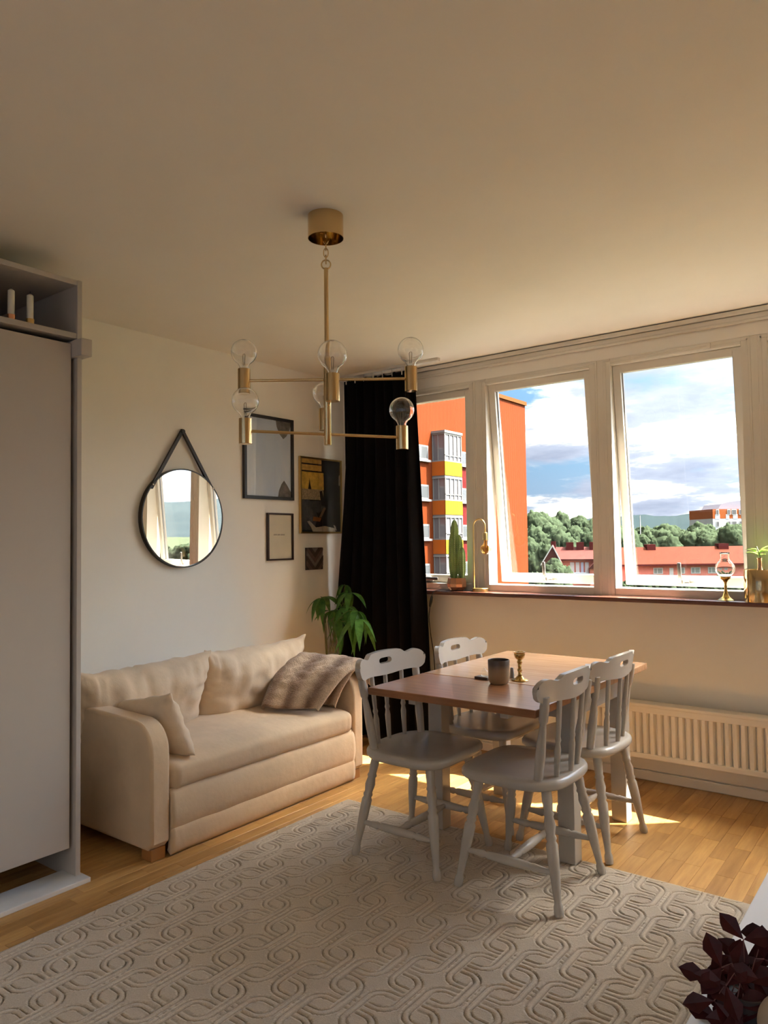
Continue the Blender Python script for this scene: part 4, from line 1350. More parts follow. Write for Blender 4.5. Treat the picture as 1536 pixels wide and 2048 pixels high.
gp = unproj(1522, 1206, 1, -0.07); gx = gp[0]
pt = thing('brass_planter', 'shiny round brass planter at the right end of the visible sill', 'planter', (gx, -0.07, SILL_Z))
MB().lathe([(0.0005, 0.0), (0.074, 0.0), (0.075, 0.002), (0.075, 0.158), (0.0735, 0.160), (0.0725, 0.158), (0.0725, 0.02), (0.0005, 0.02)], (gx, -0.07, SILL_Z), 48).build('pot', M['brass'], pt, smooth=40)
sv = thing('sprig_bottle', 'small bottle with green leaf sprigs standing inside the brass planter', 'vase', (gx, -0.07, SILL_Z + 0.02))
MB().lathe([(0.0005, 0.0), (0.022, 0.0), (0.024, 0.01), (0.024, 0.11), (0.014, 0.135), (0.0105, 0.15), (0.0105, 0.190), (0.0135, 0.196), (0.0115, 0.196), (0.0085, 0.19)], (gx, -0.07, SILL_Z + 0.021), 24, cap=False).build('bottle', plain('copper_bottle', (0.6, 0.36, 0.2), 0.2, 0.9), sv, smooth=50)
rr = random.Random(11)
for k in range(11):
    az = rr.uniform(0, 2 * PI)
    l2 = rr.uniform(0.05, 0.085)
    Mx = Matrix.Translation((gx, -0.07, SILL_Z + 0.225 + rr.uniform(0, 0.03))) @ Matrix.Rotation(az, 4, 'Z') @ Matrix.Rotation(rr.uniform(-0.9, -0.1), 4, 'Y')
    leaf_mesh(l2, l2 * 0.32, 0.4).xform(Mx).build('leaf', M['sprig_leaf'], sv, smooth=True)
MB().tube([(gx, -0.07, SILL_Z + 0.15), (gx + .004, -0.07, SILL_Z + 0.22), (gx - .012, -0.07, SILL_Z + 0.275)], 0.003, 6).build('stem', M['stem'], sv, smooth=True)

# ------------------------------------------------------------------ things on the table
def on_table(px, py): return unproj(px, py, 2, TZ)


q = on_table(998, 1367)
mug_m = NT('two_tone_stoneware'); v_ = mug_m.coords((1, 1, 1))
sp_ = mug_m.n('ShaderNodeSeparateXYZ'); mug_m.l(v_, sp_.inputs[0])
ad_ = mug_m.n('ShaderNodeMath', operation='MULTIPLY_ADD'); mug_m.l(mug_m.noise(v_, 60, 3), ad_.inputs[0]); ad_.inputs[1].default_value = 0.012; mug_m.l(sp_.outputs[2], ad_.inputs[2])
mug_m.pbr(mug_m.ramp(ad_.outputs[0], [(0.05, (0.36, 0.25, 0.14)), (0.068, (0.30, 0.20, 0.115)), (0.088, (0.10, 0.075, 0.06))]), 0.35)
mg = thing('mug', 'handleless dark brown stoneware cup standing on the table near the leaf joint', 'cup', (q[0], q[1], TZ))
MB().lathe([(0.0005, 0), (0.034, 0), (0.040, 0.006), (0.0445, 0.022), (0.0455, 0.098), (0.0440, 0.101), (0.0420, 0.099), (0.0410, 0.022), (0.0005, 0.014)], (q[0], q[1], TZ), 36).build('cup', mug_m.m, mg, smooth=40)
MB().lathe([(0.0005, 0.0), (0.0415, 0.0), (0.0005, 0.0006)], (q[0], q[1], TZ + 0.070), 28).build('drink', plain('coffee', (0.012, 0.006, 0.004), 0.1), mg, smooth=True)

q = on_table(1040, 1361)
cs = thing('brass_candlestick', 'short twisted brass candlestick behind the cup on the table', 'candlestick', (q[0], q[1], TZ))
MB().lathe([(0.0005, 0), (0.036, 0), (0.037, 0.003), (0.034, 0.006), (0.022, 0.008), (0.016, 0.014), (0.011, 0.020)], (q[0], q[1], TZ), 32).build('foot', M['old_brass'], cs, smooth=50)
b = MB(); rs = []
for k in range(41):
    t = k / 40; z = TZ + 0.018 + 0.070 * t; ring = []
    base = 0.0085 - 0.0015 * math.sin(PI * t) + 0.0022 * math.sin(t * 4 * PI) ** 2
    for i in range(16):
        a = 2 * PI * i / 16
        rr_ = base * (1 + 0.18 * math.cos(2 * (a + t * 7)))
        ring.append((q[0] + rr_ * math.cos(a), q[1] + rr_ * math.sin(a), z))
    rs.append(ring)
b.rings(rs).build('twisted_stem', M['old_brass'], cs, smooth=True)
MB().lathe([(0.007, 0.0), (0.012, 0.004), (0.020, 0.012), (0.0235, 0.024), (0.0225, 0.030), (0.0255, 0.034), (0.0255, 0.037), (0.019, 0.037), (0.017, 0.022), (0.0005, 0.018)], (q[0], q[1], TZ + 0.086), 28).build('cup', M['old_brass'], cs, smooth=45)

q = on_table(966, 1358)
ms = thing('small_tray', 'flat dark wooden coaster left of the cup on the table', 'coaster', (q[0], q[1], TZ))
bevel(MB().box(q[0] - 0.032, q[0] + 0.032, q[1] - 0.020, q[1] + 0.020, TZ, TZ + 0.012).build('coaster', plain('dark_coaster', (0.06, 0.03, 0.018), 0.4), ms), 0.002)
gl = thing('glass_dish', 'small clear glass ball standing on the dark coaster', 'glass', (q[0], q[1], TZ + 0.012))
MB().lathe([(0.012, 0.0), (0.017, 0.006), (0.018, 0.014), (0.014, 0.024), (0.006, 0.030), (0.004, 0.036), (0.0005, 0.037)], (q[0] + 0.008, q[1], TZ + 0.0125), 24).build('glass', M['clear_glass'], gl, smooth=True)
q = on_table(1024, 1356)
sh_ = thing('shaker', 'small grey shaker standing between the cup and the candlestick', 'shaker', (q[0], q[1], TZ))
MB().lathe([(0.0005, 0), (0.010, 0), (0.0105, 0.003), (0.008, 0.04), (0.0055, 0.046), (0.0005, 0.047)], (q[0], q[1], TZ), 18).build('body', plain('shaker_grey', (0.30, 0.29, 0.30), 0.3), sh_, smooth=40)
q = on_table(1019, 1353)
g2 = thing('glass_jar', 'tiny clear glass jar right behind the cup', 'glass', (q[0] + 0.0, q[1] + 0.035, TZ))
MB().lathe([(0.0005, 0), (0.014, 0), (0.015, 0.004), (0.013, 0.05), (0.014, 0.054)], (q[0], q[1] + 0.035, TZ), 20, cap=False).build('jar', M['clear_glass'], g2, smooth=40)

# ------------------------------------------------------------------ white bench with the purple plant
BZ = 0.42
bx0 = 3.527 - (3.527 - 2.908) * (1.324 - BZ) / 1.324
bn = thing('bench', 'low white bench at the lower right edge of the picture', 'bench', (bx0 + 0.22, -2.2, 0))
bevel(MB().box(bx0, bx0 + 0.42, -3.30, -1.25, BZ - 0.028, BZ).build('top', M['bench_white'], bn), 0.002)
for yy in (-3.28, -2.3, -1.29):
    bevel(MB().box(bx0 + 0.012, bx0 + 0.41, yy, yy + 0.022, 0.0135, BZ - 0.029).build('side_panel', M['bench_white'], bn), 0.002)
bevel(MB().box(bx0 + 0.012, bx0 + 0.41, -3.257, -1.291, 0.05, 0.07).build('shelf', M['bench_white'], bn), 0.002)
MB().box(bx0 + 0.40, bx0 + 0.41, -3.257, -1.291, 0.071, BZ - 0.029).build('back_board', M['bench_white'], bn)

ox_root = at_depth(1500, 2110, 1.40)
pot_c = (float(ox_root[0]) + 0.0, float(ox_root[1]) - 0.02)
xp = thing('purple_oxalis', 'dark purple clover-leaved plant in a pot on the white bench', 'plant', (pot_c[0], pot_c[1], BZ))
MB().lathe([(0.0005, 0.0), (0.030, 0.0), (0.038, 0.05), (0.040, 0.055), (0.035, 0.055), (0.034, 0.048), (0.0005, 0.046)], (pot_c[0], pot_c[1], BZ + 0.0005), 28).build('pot', plain('oxalis_pot', (0.06, 0.05, 0.05), 0.6), xp, smooth=40)


def oxalis_leaf(px, py, depth, rot, size, tilt):
    c = Vector(at_depth(px, py, depth))
    # lobes lie in a plane that tips towards the light and the lens
    up = (Vector(CAMP) - c).normalized()
    nrm = (up * (1 - tilt) + Vector((0, 0, 1)) * tilt).normalized()
    a = nrm.orthogonal().normalized(); bb = nrm.cross(a)
    r_ = Vector((0.795, 0.606, 0)); ax = (r_ - nrm * r_.dot(nrm)).normalized(); ay = nrm.cross(ax)
    b = MB()
    for k in range(3):
        th = rot + k * 2 * PI / 3
        d = ax * math.cos(th) + ay * math.sin(th); s = nrm.cross(d)
        def q_(u, w, h=0.0): return c + d * (size * u) + s * (size * w) + nrm * (size * h)
        vs_ = [c, q_(.35, -.20, .03), q_(.62, -.33, .05), q_(.85, -.22, .02), q_(1.10, 0, -.06), q_(.85, .24, .02), q_(.62, .34, .05), q_(.35, .20, .03), q_(.35, 0, -.04), q_(.70, 0, -.06)]
        b.add(vs_, [(0, 1, 8), (1, 2, 9, 8), (2, 3, 9), (3, 4, 9), (4, 5, 9), (5, 6, 9), (6, 7, 8, 9), (7, 0, 8)])
    lf = b.build('leaf', M['oxalis_leaf'], xp, fixn=False)
    s = lf.modifiers.new('t', 'SOLIDIFY'); s.thickness = 0.0006
    root = Vector((pot_c[0], pot_c[1], BZ + 0.048))
    m_ = root.lerp(c, 0.55) + Vector((0, 0, 0.03))
    MB().tube([root, root.lerp(m_, .5), m_, m_.lerp(c, .5), c], 0.0011, 5).build('leaf_stalk', M['oxalis_stem'], xp)


ol_ = [(1487, 1879, 1.42, 2.15, .052, .1), (1545, 1868, 1.44, 0.9, .052, .15), (1443, 1935, 1.40, 1.75, .056, .15), (1492, 1918, 1.43, 0.25, .052, .25), (1528, 1918, 1.40, 1.3, .054, .2),
       (1452, 1972, 1.38, 0.6, .052, .2), (1418, 1956, 1.41, 2.75, .050, .1), (1492, 1962, 1.39, 2.2, .056, .25), (1428, 2002, 1.38, 1.05, .052, .2), (1472, 2012, 1.36, 0.15, .056, .2), (1515, 1998, 1.41, 1.7, .054, .2),
       (1437, 2040, 1.37, 2.55, .056, .1), (1484, 2048, 1.35, 0.8, .056, .2), (1525, 2050, 1.38, 2.0, .056, .2), (1540, 1955, 1.43, 0.4, .052, .2), (1500, 2085, 1.36, 1.3, .056, .3), (1455, 2078, 1.36, 2.3, .054, .2),
       (1470, 1942, 1.41, 1.1, .054, .2), (1508, 1942, 1.40, 0.7, .054, .3), (1460, 1995, 1.39, 1.9, .054, .2), (1500, 2020, 1.38, 2.9, .054, .2)]
for a_ in ol_: oxalis_leaf(*a_)
vp = at_depth(1563, 2062, 1.30)
vs = thing('round_vase', 'beige round ceramic vase beside the purple plant, cut by the picture corner', 'vase', (float(vp[0]) + 0.02, float(vp[1]), BZ))
vz = float(vp[2])
prof = [(0.0005, 0.0), (0.035, 0.0)]
for k in range(1, 15):
    a = -PI / 2 + 0.65 + (PI - 0.65 - 0.40) * k / 14
    prof.append((0.058 * math.cos(a), 0.048 + 0.055 * math.sin(a)))
prof += [(0.020, 0.106), (0.017, 0.104)]
MB().lathe(prof, (float(vp[0]) + 0.02, float(vp[1]), BZ + 0.0005), 32, cap=False).build('vase', plain('beige_glaze', (0.42, 0.34, 0.25), 0.5), vs, smooth=True)

# ------------------------------------------------------------------ outside: ground, hill, tower, houses, trees
VIEW_RZ = math.atan2(0.6063, 0.7951)
GZ = -11.0
t_ = NT('meadow'); v_ = t_.coords((1, 1, 1))
t_.pbr(t_.ramp(t_.noise(v_, 0.08, 6), [(0.3, (0.014, 0.022, 0.009)), (0.7, (0.026, 0.034, 0.014))]), 0.95, spec=0.03)
tag(MB().box(-1500, 1900, 12.0, 1900, GZ - 1, GZ).build('ground', t_.m), 'grassy ground far below the windows between the houses', 'ground', kind='structure')


def hill():
    t = NT('hazy_far_forest'); v = t.coords((1, 1, 1))
    t.pbr(t.ramp(t.noise(v, 0.02, 8, 0.7), [(0.3, (0.0075, 0.0135, 0.0165)), (0.7, (0.0115, 0.0185, 0.0205))]), 1.0, spec=0.02)  # forest colour shifted to blue to paint in the haze of distance
    pts = [(820, 1046), (1000, 1046), (1060, 1044), (1120, 1042), (1200, 1036), (1250, 1033), (1268, 1030), (1290, 1029), (1310, 1032), (1345, 1032), (1385, 1027), (1425, 1025), (1480, 1027), (1560, 1034), (1700, 1042)]
    rows = []
    n = 220
    for i in range(n + 1):
        px = 820 + 880 * i / n
        for k in range(len(pts) - 1):
            if pts[k][0] <= px <= pts[k + 1][0]:
                s = (px - pts[k][0]) / (pts[k + 1][0] - pts[k][0]); py = pts[k][1] + (pts[k + 1][1] - pts[k][1]) * (3 * s * s - 2 * s ** 3); break
        py += 0.8 * nz(px * 0.12, 0, 0, 1.0, 3.0)
        a = at_depth(px, py, 1500); f = at_depth(px, py, 950); bk = at_depth(px, py, 1900)
        rows.append([(f[0], f[1], GZ), (f[0] * .5 + a[0] * .5, f[1] * .5 + a[1] * .5, GZ + 0.55 * (a[2] - GZ)), (a[0], a[1], a[2]), (bk[0], bk[1], GZ)])
    tag(MB().rings(rows, cap=False, closed=False).build('hill', t.m, None, smooth=True), 'long wooded hill along the horizon, distance haze in its blue-green colour', 'hill', kind='structure')


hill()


# orange tower block -----------------------------------------------------------
def ribbed(name, col, col2, period):
    t = NT(name); v = t.coords((1, 1, 1))
    w = t.n('ShaderNodeTexWave'); w.bands_direction = 'Y'; t.l(v, w.inputs[0]); w.inputs['Scale'].default_value = 2 * PI / period / 6.2832 * 0.5 * 2 * 0.5
    c = t.ramp(w.outputs[1], [(0.25, col2), (0.55, col)])
    t.pbr(c, 0.7, 0, t.bump(w.outputs[1], 0.3, 0.05), 0.03)
    return t.m


OR = ribbed('orange_cladding', (0.090, 0.0195, 0.0052), (0.074, 0.0150, 0.0040), 0.28)
RED = ribbed('red_cladding', (0.070, 0.0085, 0.0085), (0.054, 0.006, 0.006), 0.28)
ORP = plain('orange_panel', (0.30, 0.075, 0.012), 0.5, spec=0.03, var=0.05, scale=1)
YEL = ribbed('yellow_panel', (0.135, 0.092, 0.010), (0.115, 0.078, 0.008), 0.22)
BWH = plain('balcony_white', (0.16, 0.155, 0.15), 0.5, spec=0.03, var=0.04, scale=1)
BGL = NT('balcony_glass'); BGL.pbr((0.10, 0.095, 0.10), 0.15, 0, None, 0.5); BGL = BGL.m
WGL = NT('far_window_glass'); WGL.pbr((0.05, 0.055, 0.06), 0.1, 0, None, 0.5); WGL = WGL.m
tw = thing('tower_block', 'bright orange clad tower block with stacked glazed balconies, seen through the left windows', 'building', (-30, 41, GZ))
TXF, TY0, TY1, TTZ = -24.0, 28.0, 51.35, 12.35
MB().box(TXF - 13, TXF, TY0, TY1, GZ, TTZ).build('wall', OR, tw)
MB().box(TXF - 13.1, TXF + 0.12, TY0 - 0.1, TY1 + 0.1, TTZ, TTZ + 0.30).build('roof_edge', plain('roof_edge_orange', (0.09, 0.030, 0.008), 0.5, spec=0.03), tw)
BY0, BY1, BXF = 37.4, 39.55, TXF + 1.0
bots = [5.67, 3.05, 0.44, -2.17, -4.8, -7.4]
for k, zb in enumerate(bots):
    ba = MB().box(TXF, BXF, BY0, BY1, zb - 0.10, zb).build('balcony', BWH, tw)
    MB().box(TXF, BXF, BY0 - 0.03, BY0, zb, zb + 0.94).build('side_panel', ORP, ba)
    MB().box(BXF - 0.02, BXF + 0.03, BY0 - 0.03, BY1, zb, zb + 0.94).build('front_panel', YEL, ba)
    zt = (bots[k - 1] - 0.1) if k else zb + 2.85
    g = MB().box(BXF - 0.05, BXF - 0.03, BY0, BY1, zb + 0.94, zt); g.box(TXF, BXF, BY0 + .02, BY0 + 0.04, zb + .94, zt); g.box(TXF, BXF, BY1 - .04, BY1 - 0.02, zb + .94, zt)
    g.build('glazing', BGL, ba)
    fr = MB()
    for yy in (BY0, BY0 + 0.58, BY0 + 1.1, BY0 + 1.6, BY1 - 0.08):
        fr.box(BXF - 0.04, BXF + 0.02, yy, yy + 0.08, zb + 0.94, zt)
    for xx in (TXF + 0.02, TXF + 0.45):
        fr.box(xx, xx + 0.06, BY0 - 0.01, BY0 + 0.05, zb + 0.94, zt)
    fr.box(TXF, BXF + 0.03, BY0 - 0.03, BY1, zb + 0.94, zb + 1.02); fr.box(TXF, BXF + 0.03, BY0 - 0.03, BY1, zt - 0.10, zt)
    fr.box(BXF - 0.04, BXF + 0.02, BY0, BY1, zb + 1.32, zb + 1.37)
    fr.build('glazing_frame', BWH, ba)
    if k == 0:
        MB().box(TXF, BXF + 0.08, BY0 - 0.08, BY1 + 0.05, zt, zt + 0.16).build('balcony_roof', BWH, ba)
    for (wa, wb) in ((35.3, 36.85), (40.6, 42.6)):
        zc = zb + 1.50
        w_ = MB().box(TXF, TXF + 0.07, wa, wb, zc - 0.48, zc + 0.48).build('window', BWH, tw)
        MB().box(TXF + 0.07, TXF + 0.08, wa + 0.10, wb - 0.10, zc - 0.36, zc + 0.38).build('pane', WGL, w_)
        MB().box(TXF, TXF + 0.2, wa - 0.15, wb + 0.15, zc - 0.62, zc - 0.48).build('ledge', BWH, w_)
    MB().box(TXF, TXF + 0.05, 39.7, 42.8, zb - 1.3, zb + 0.85).build('cladding_panel', RED, tw)


# houses in the middle distance -------------------------------------------------
def cam_thing(name, label, cat, px, depth, group=None, yaw=0.0):
    p = at_depth(px, 1076, depth)
    return thing(name, label, cat, (float(p[0]), float(p[1]), GZ), VIEW_RZ + yaw, group)


def zz(px, py, depth): return float(at_depth(px, py, depth)[2]) - GZ
def lat(px0, px, depth): return (px - px0) / FPX * depth


def put(b, name, mat, root, parent=None, smooth=False):
    """mesh given in the local frame of root"""
    b.xform(wm(root))
    return b.build(name, mat, parent or root, smooth)


brick = plain('shaded_brick', (0.44, 0.155, 0.12), 0.8, spec=0.03, var=0.12, scale=1.5)
tile = plain('orange_roof_tiles', (0.042, 0.0098, 0.0046), 0.7, spec=0.03, var=0.08, scale=1.0, bump=0.2, bscale=4, bdist=0.05)
chim = plain('chimney_brick', (0.055, 0.010, 0.010), 0.8, spec=0.03, var=0.1)
hwhite = plain('house_white', (0.40, 0.40, 0.39), 0.6, spec=0.03, var=0.03)
hglass = plain('house_glass', (0.16, 0.18, 0.17), 0.2)
D = 125.0
lh = cam_thing('terrace_house', 'long low brick house with a bright orange tiled roof and white windows', 'building', 1395, D)
L0, L1 = lat(1395, 1222, D), lat(1395, 1600, D)
ZE, ZR = zz(1380, 1128, D - 4.5), zz(1380, 1093, D)
put(MB().box(L0, L1, -4.0, 4.0, 0, ZE), 'wall', brick, lh)
b = MB(); b.prism([(-4.6, ZE - 0.15), (-4.6, ZE + 0.05), (0, ZR), (4.6, ZE + 0.05), (4.6, ZE - 0.15)], L0 - 0.4, L1 + 0.4, axis=0)
rf = put(b, 'roof', tile, lh)
put(MB().box(L0 - .4, L1 + .4, -4.75, -4.55, ZE - 0.22, ZE - 0.02), 'gutter', chim, lh)
for (pa, pb, pt_, pbm) in ((1290, 1307, 1087, 1099), (1432, 1452, 1086, 1100), (1259, 1267, 1087, 1104)):
    xa, xb = lat(1395, pa, D), lat(1395, pb, D)
    put(MB().box(xa, xb, -0.9, 0.6, ZR - 1.4, ZR + 0.45), 'chimney', chim, lh)
for (pa, pb) in ((1284, 1303), (1335, 1347), (1359, 1378), (1393, 1411), (1423, 1440), (1481, 1500)):
    xa, xb = lat(1395, pa, D - 4), lat(1395, pb, D - 4)
    z0, z1 = zz(1390, 1147, D - 4), zz(1390, 1134.5, D - 4)
    w_ = put(MB().box(xa, xb, -4.06, -4.0, z0, z1), 'window', hwhite, lh)
    xm = xa + (xb - xa) * 0.42
    for (u0, u1) in ((xa + .13, xm - .06), (xm + .06, xb - .13)):
        put(MB().box(u0, u1, -4.08, -4.05, z0 + .13, z1 - .12), 'pane', hglass, lh, w_)
xa, xb = lat(1395, 1316, D - 4), lat(1395, 1324, D - 4)
put(MB().box(xa, xb, -4.06, -4.0, 0.5, zz(1390, 1135, D - 4)), 'door', hwhite, lh)

tile2 = plain('dusky_roof_tiles', (0.055, 0.0185, 0.0165), 0.8, spec=0.03, var=0.1, scale=1.0, bump=0.2, bscale=4, bdist=0.05)
D2 = 118.0
rh = cam_thing('row_house', 'cluster of brick row houses with dusky red roofs and pale doorways', 'building', 1140, D2, yaw=-0.25)
ZE2, ZR2 = zz(1150, 1117, D2), zz(1150, 1094, D2)
M0, M1 = lat(1140, 1108, D2), lat(1140, 1215, D2)
put(MB().box(M0, M1, -3, 5, 0, ZE2), 'wall', brick, rh)
b = MB(); b.prism([(-3.6, ZE2 - 0.2), (-3.6, ZE2), (1, ZR2), (5.6, ZE2), (5.6, ZE2 - 0.2)], M0 - 0.3, M1 + 0.3, axis=0)
put(b, 'roof', tile2, rh)
for px in (1132, 1152, 1177):
    xa = lat(1140, px, D2)
    put(MB().box(xa, xa + 1.15, -0.2, 1.6, ZR2 - 1.0, ZR2 + 0.75), 'chimney', chim, rh)
# gabled end house
G0, G1 = lat(1140, 1089, D2), lat(1140, 1121, D2)
ZG = zz(1105, 1090, D2 - 4)
put(MB().box(G0, G1, -5.5, 4, 0, ZE2 - 0.6), 'wall', plain('dark_brick', (0.20, 0.085, 0.075), 0.8, spec=0.03), rh)
b = MB(); b.prism([(G0 - .35, ZE2 - 0.7), ((G0 + G1) / 2 + 0.2, ZG), (G1 + .35, ZE2 - 0.7)], -5.9, 4.2, axis=1)
put(b, 'gable_roof', tile2, rh)
b = MB(); gm = (G0 + G1) / 2 + 0.2
for s in (-1, 1):
    ge = G0 - .35 if s < 0 else G1 + .35
    b.add([(gm, -6.0, ZG + .05), (ge, -6.0, ZE2 - .68), (ge, -6.0, ZE2 - .95), (gm, -6.0, ZG - .25), (gm, -5.9, ZG + .05), (ge, -5.9, ZE2 - .68), (ge, -5.9, ZE2 - .95), (gm, -5.9, ZG - .25)],
          [(0, 1, 2, 3), (4, 7, 6, 5), (0, 4, 5, 1), (3, 2, 6, 7), (0, 3, 7, 4), (1, 5, 6, 2)])
put(b, 'barge_board', hwhite, rh)
put(MB().box(gm - 0.35, gm + 0.35, -1.0, 0.0, ZG - 0.6, ZG + 0.55), 'chimney', chim, rh)
bluew = plain('pale_blue_wood', (0.30, 0.34, 0.42), 0.6, spec=0.03)
for (pa, pb, m_) in ((1139, 1147, hwhite), (1150, 1157, hwhite), (1160, 1165, bluew), (1168, 1175, hwhite)):
    xa, xb = lat(1140, pa, D2 - 3), lat(1140, pb, D2 - 3)
    put(MB().box(xa, xb, -3.1, -3.0, zz(1150, 1160, D2 - 3), ZE2 - 0.5), 'doorway', m_, rh)
xa, xb = lat(1140, 1177, D2 - 5), lat(1140, 1193, D2 - 5)
put(MB().box(xa, xb, -5.5, -3, 0, ZE2 - 1.4), 'porch', brick, rh)
b = MB(); b.prism([(xa - .2, ZE2 - 1.4), ((xa + xb) / 2 + .4, ZE2 - 0.1), (xb + .2, ZE2 - 1.4)], -5.8, -2.5, axis=1)
put(b, 'porch_roof', tile2, rh)
put(MB().box(lat(1140, 1137, D2 - 5), lat(1140, 1176, D2 - 5), -5.0, -4.8, zz(1150, 1166, D2 - 5), zz(1150, 1145, D2 - 5)), 'balcony_front', bluew, rh)

D3 = 235.0
fb = cam_thing('grey_block', 'pale grey apartment block with an orange top storey behind the trees', 'building', 1455, D3, yaw=0.12)
F0, F1 = lat(1455, 1425, D3), lat(1455, 1500, D3)
gz1, gz2, gz3 = zz(1450, 1037, D3), zz(1450, 1018, D3), zz(1460, 1003, D3)
greyw = plain('grey_render', (0.30, 0.315, 0.34), 0.8, spec=0.03, var=0.04, scale=.4)
put(MB().box(F0, F1, 0, 14, 0, gz1), 'wall', greyw, fb)
put(MB().box(F0, F1, -0.02, 14, gz1, gz2), 'top_storey', plain('orange_render', (0.20, 0.055, 0.016), 0.8, spec=0.03), fb)
b = MB(); b.prism([(F0 + 3.0, gz2), (F0 + 4.2, gz3 - 0.6), (F0 + 6.5, gz3), (F1, gz3 + .6), (F1, gz2)], 2, 12, axis=1)
put(b, 'roof', plain('slate_roof', (0.16, 0.17, 0.21), 0.7, spec=0.03), fb)
for py in (1024, 1047.5, 1063.5):
    for (pa, pb) in ((1433, 1437.5), (1457, 1462), (1466, 1475), (1482, 1488)):
        xa, xb = lat(1455, pa, D3), lat(1455, pb, D3)
        zc = zz(1455, py, D3)
        w_ = put(MB().box(xa - .15, xb + .15, -0.10, -0.02, zc - .85, zc + .85), 'window', hwhite, fb)
        put(MB().box(xa, xb, -0.13, -0.09, zc - .7, zc + .7), 'pane', plain('dark_pane', (0.06, 0.06, 0.065), 0.3) if 'dpane' not in M else M['dpane'], fb, w_)
for (pa, pb) in ((1430, 1440), (1453, 1460), (1468, 1478)):
    put(MB().box(lat(1455, pa, D3), lat(1455, pb, D3), -0.05, -0.02, gz1 - 0.1, gz1 + (gz2 - gz1) * .45), 'render_panel', greyw, fb)

D4 = 250.0
fr_ = cam_thing('far_house', 'distant house whose red roof shows between the treetops', 'building', 1140, D4)
za, zb_ = zz(1140, 1054, D4), zz(1140, 1042, D4)
put(MB().box(-3.6, 3.6, -2, 4, 0, za), 'wall', brick, fr_)
b = MB(); b.prism([(-3, za - 0.3), (1, zb_), (5, za - 0.3)], -4.2, 4.0, axis=0)
put(b, 'roof', plain('far_red_roof', (0.16, 0.055, 0.045), 0.8, spec=0.03), fr_)
for xx in (-3.4, 2.4):
    put(MB().box(xx, xx + 1.1, 0.2, 1.4, za, zb_ + 0.7), 'chimney', chim, fr_)


# trees -----------------------------------------------------------------------
def tree_mat(name, dark, light):
    t = NT(name); v = t.coords((1, 1, 1))
    n1 = t.noise(v, 9, 6, 0.7)
    oi = t.n('ShaderNodeObjectInfo')
    c = t.ramp(n1, [(0.3, dark), (0.7, light)])
    p = t.pbr(c, 0.9, 0, t.bump(n1, 0.9, 0.12), 0.02)
    tl = t.n('ShaderNodeBsdfTranslucent'); t.l(c, tl.inputs[0])
    mx = t.n('ShaderNodeMixShader'); mx.inputs[0].default_value = 0.55
    t.l(p.outputs[0], mx.inputs[1]); t.l(tl.outputs[0], mx.inputs[2]); t.l(mx.outputs[0], t.out.inputs[0])
    return t.m


TM = [tree_mat('foliage_deep', (0.036, 0.054, 0.032), (0.058, 0.082, 0.048)), tree_mat('foliage_mid', (0.024, 0.040, 0.020), (0.042, 0.066, 0.032)), tree_mat('foliage_light', (0.026, 0.041, 0.009), (0.046, 0.066, 0.017))]
bark = plain('bark', (0.03, 0.022, 0.015), 0.9, spec=0.03)


def crown_mesh(seed, name):
    rr = random.Random(seed)
    b = MB()
    bm = bmesh.new(); bmesh.ops.create_icosphere(bm, subdivisions=4, radius=1.0); bm.verts.index_update()
    base_v = [v.co.copy() for v in bm.verts]; base_f = [tuple(v.index for v in f.verts) for f in bm.faces]; bm.free()
    lobes = [((0, 0, 0.0), 0.72)]
    for k in range(11):
        a = rr.uniform(0, 2 * PI); h = rr.uniform(-0.45, 0.65); q = rr.uniform(0.35, 0.62) * (1 - 0.4 * max(0, h))
        lobes.append(((q * math.cos(a), q * math.sin(a), h), rr.uniform(0.28, 0.45)))
    for c, r in lobes:
        vs = []
        for v in base_v:
            d = 1 + 0.22 * mnoise.noise(v * 2.2 + Vector((seed, c[0] * 5, c[2] * 7))) + 0.16 * mnoise.noise(v * 6 + Vector((c[1] * 9, seed, 2))) + 0.16 * mnoise.noise(v * 14 + Vector((c[1] * 9, seed, 5))) + 0.10 * mnoise.noise(v * 30 + Vector((c[0] * 9, seed, 5)))
            vs.append((c[0] + v.x * r * d, c[1] + v.y * r * d, c[2] + v.z * r * d))
        b.add(vs, base_f)
    me = bpy.data.meshes.new(name); me.from_pydata(b.v, [], b.f); me.update()
    for p in me.polygons: p.use_smooth = True
    return me


CROWNS = []
for i in range(4):
    for j in range(3):
        if i == 0: pass
    me = crown_mesh(10 + i, 'crown')
    row = []
    for j in range(3):
        m2 = me if j == 0 else me.copy()
        m2.materials.append(TM[j]); row.append(m2)
    CROWNS.append(row)
tk = MB().lathe([(0.05, 0), (0.035, 0.5), (0.03, 1.0)], (0, 0, 0), 7).build('trunk', bark); TRUNK = tk.data
bpy.data.objects.remove(tk)


def tree(name, label, px, py_top, depth, rx, kind, group=None, shape=0, cat='tree', rz_=1.0, bottom=None):
    top = at_depth(px, py_top, depth)
    h = float(top[2]) - GZ
    hz = rx * rz_
    root = thing(name, label, cat, (float(top[0]), float(top[1]), GZ), RND.uniform(0, 6.28), group)
    c = bpy.data.objects.new('crown', CROWNS[shape % 4][kind]); COL.objects.link(c); c.parent = root
    c.scale = (rx, rx, hz); c.location = (0, 0, max(hz * 0.95, h - hz * 1.02))
    t = bpy.data.objects.new('trunk', TRUNK); COL.objects.link(t); t.parent = root
    t.scale = (rx * 1.3, rx * 1.3, max(0.5, h - hz)); t.location = (0, 0, 0)
    return root


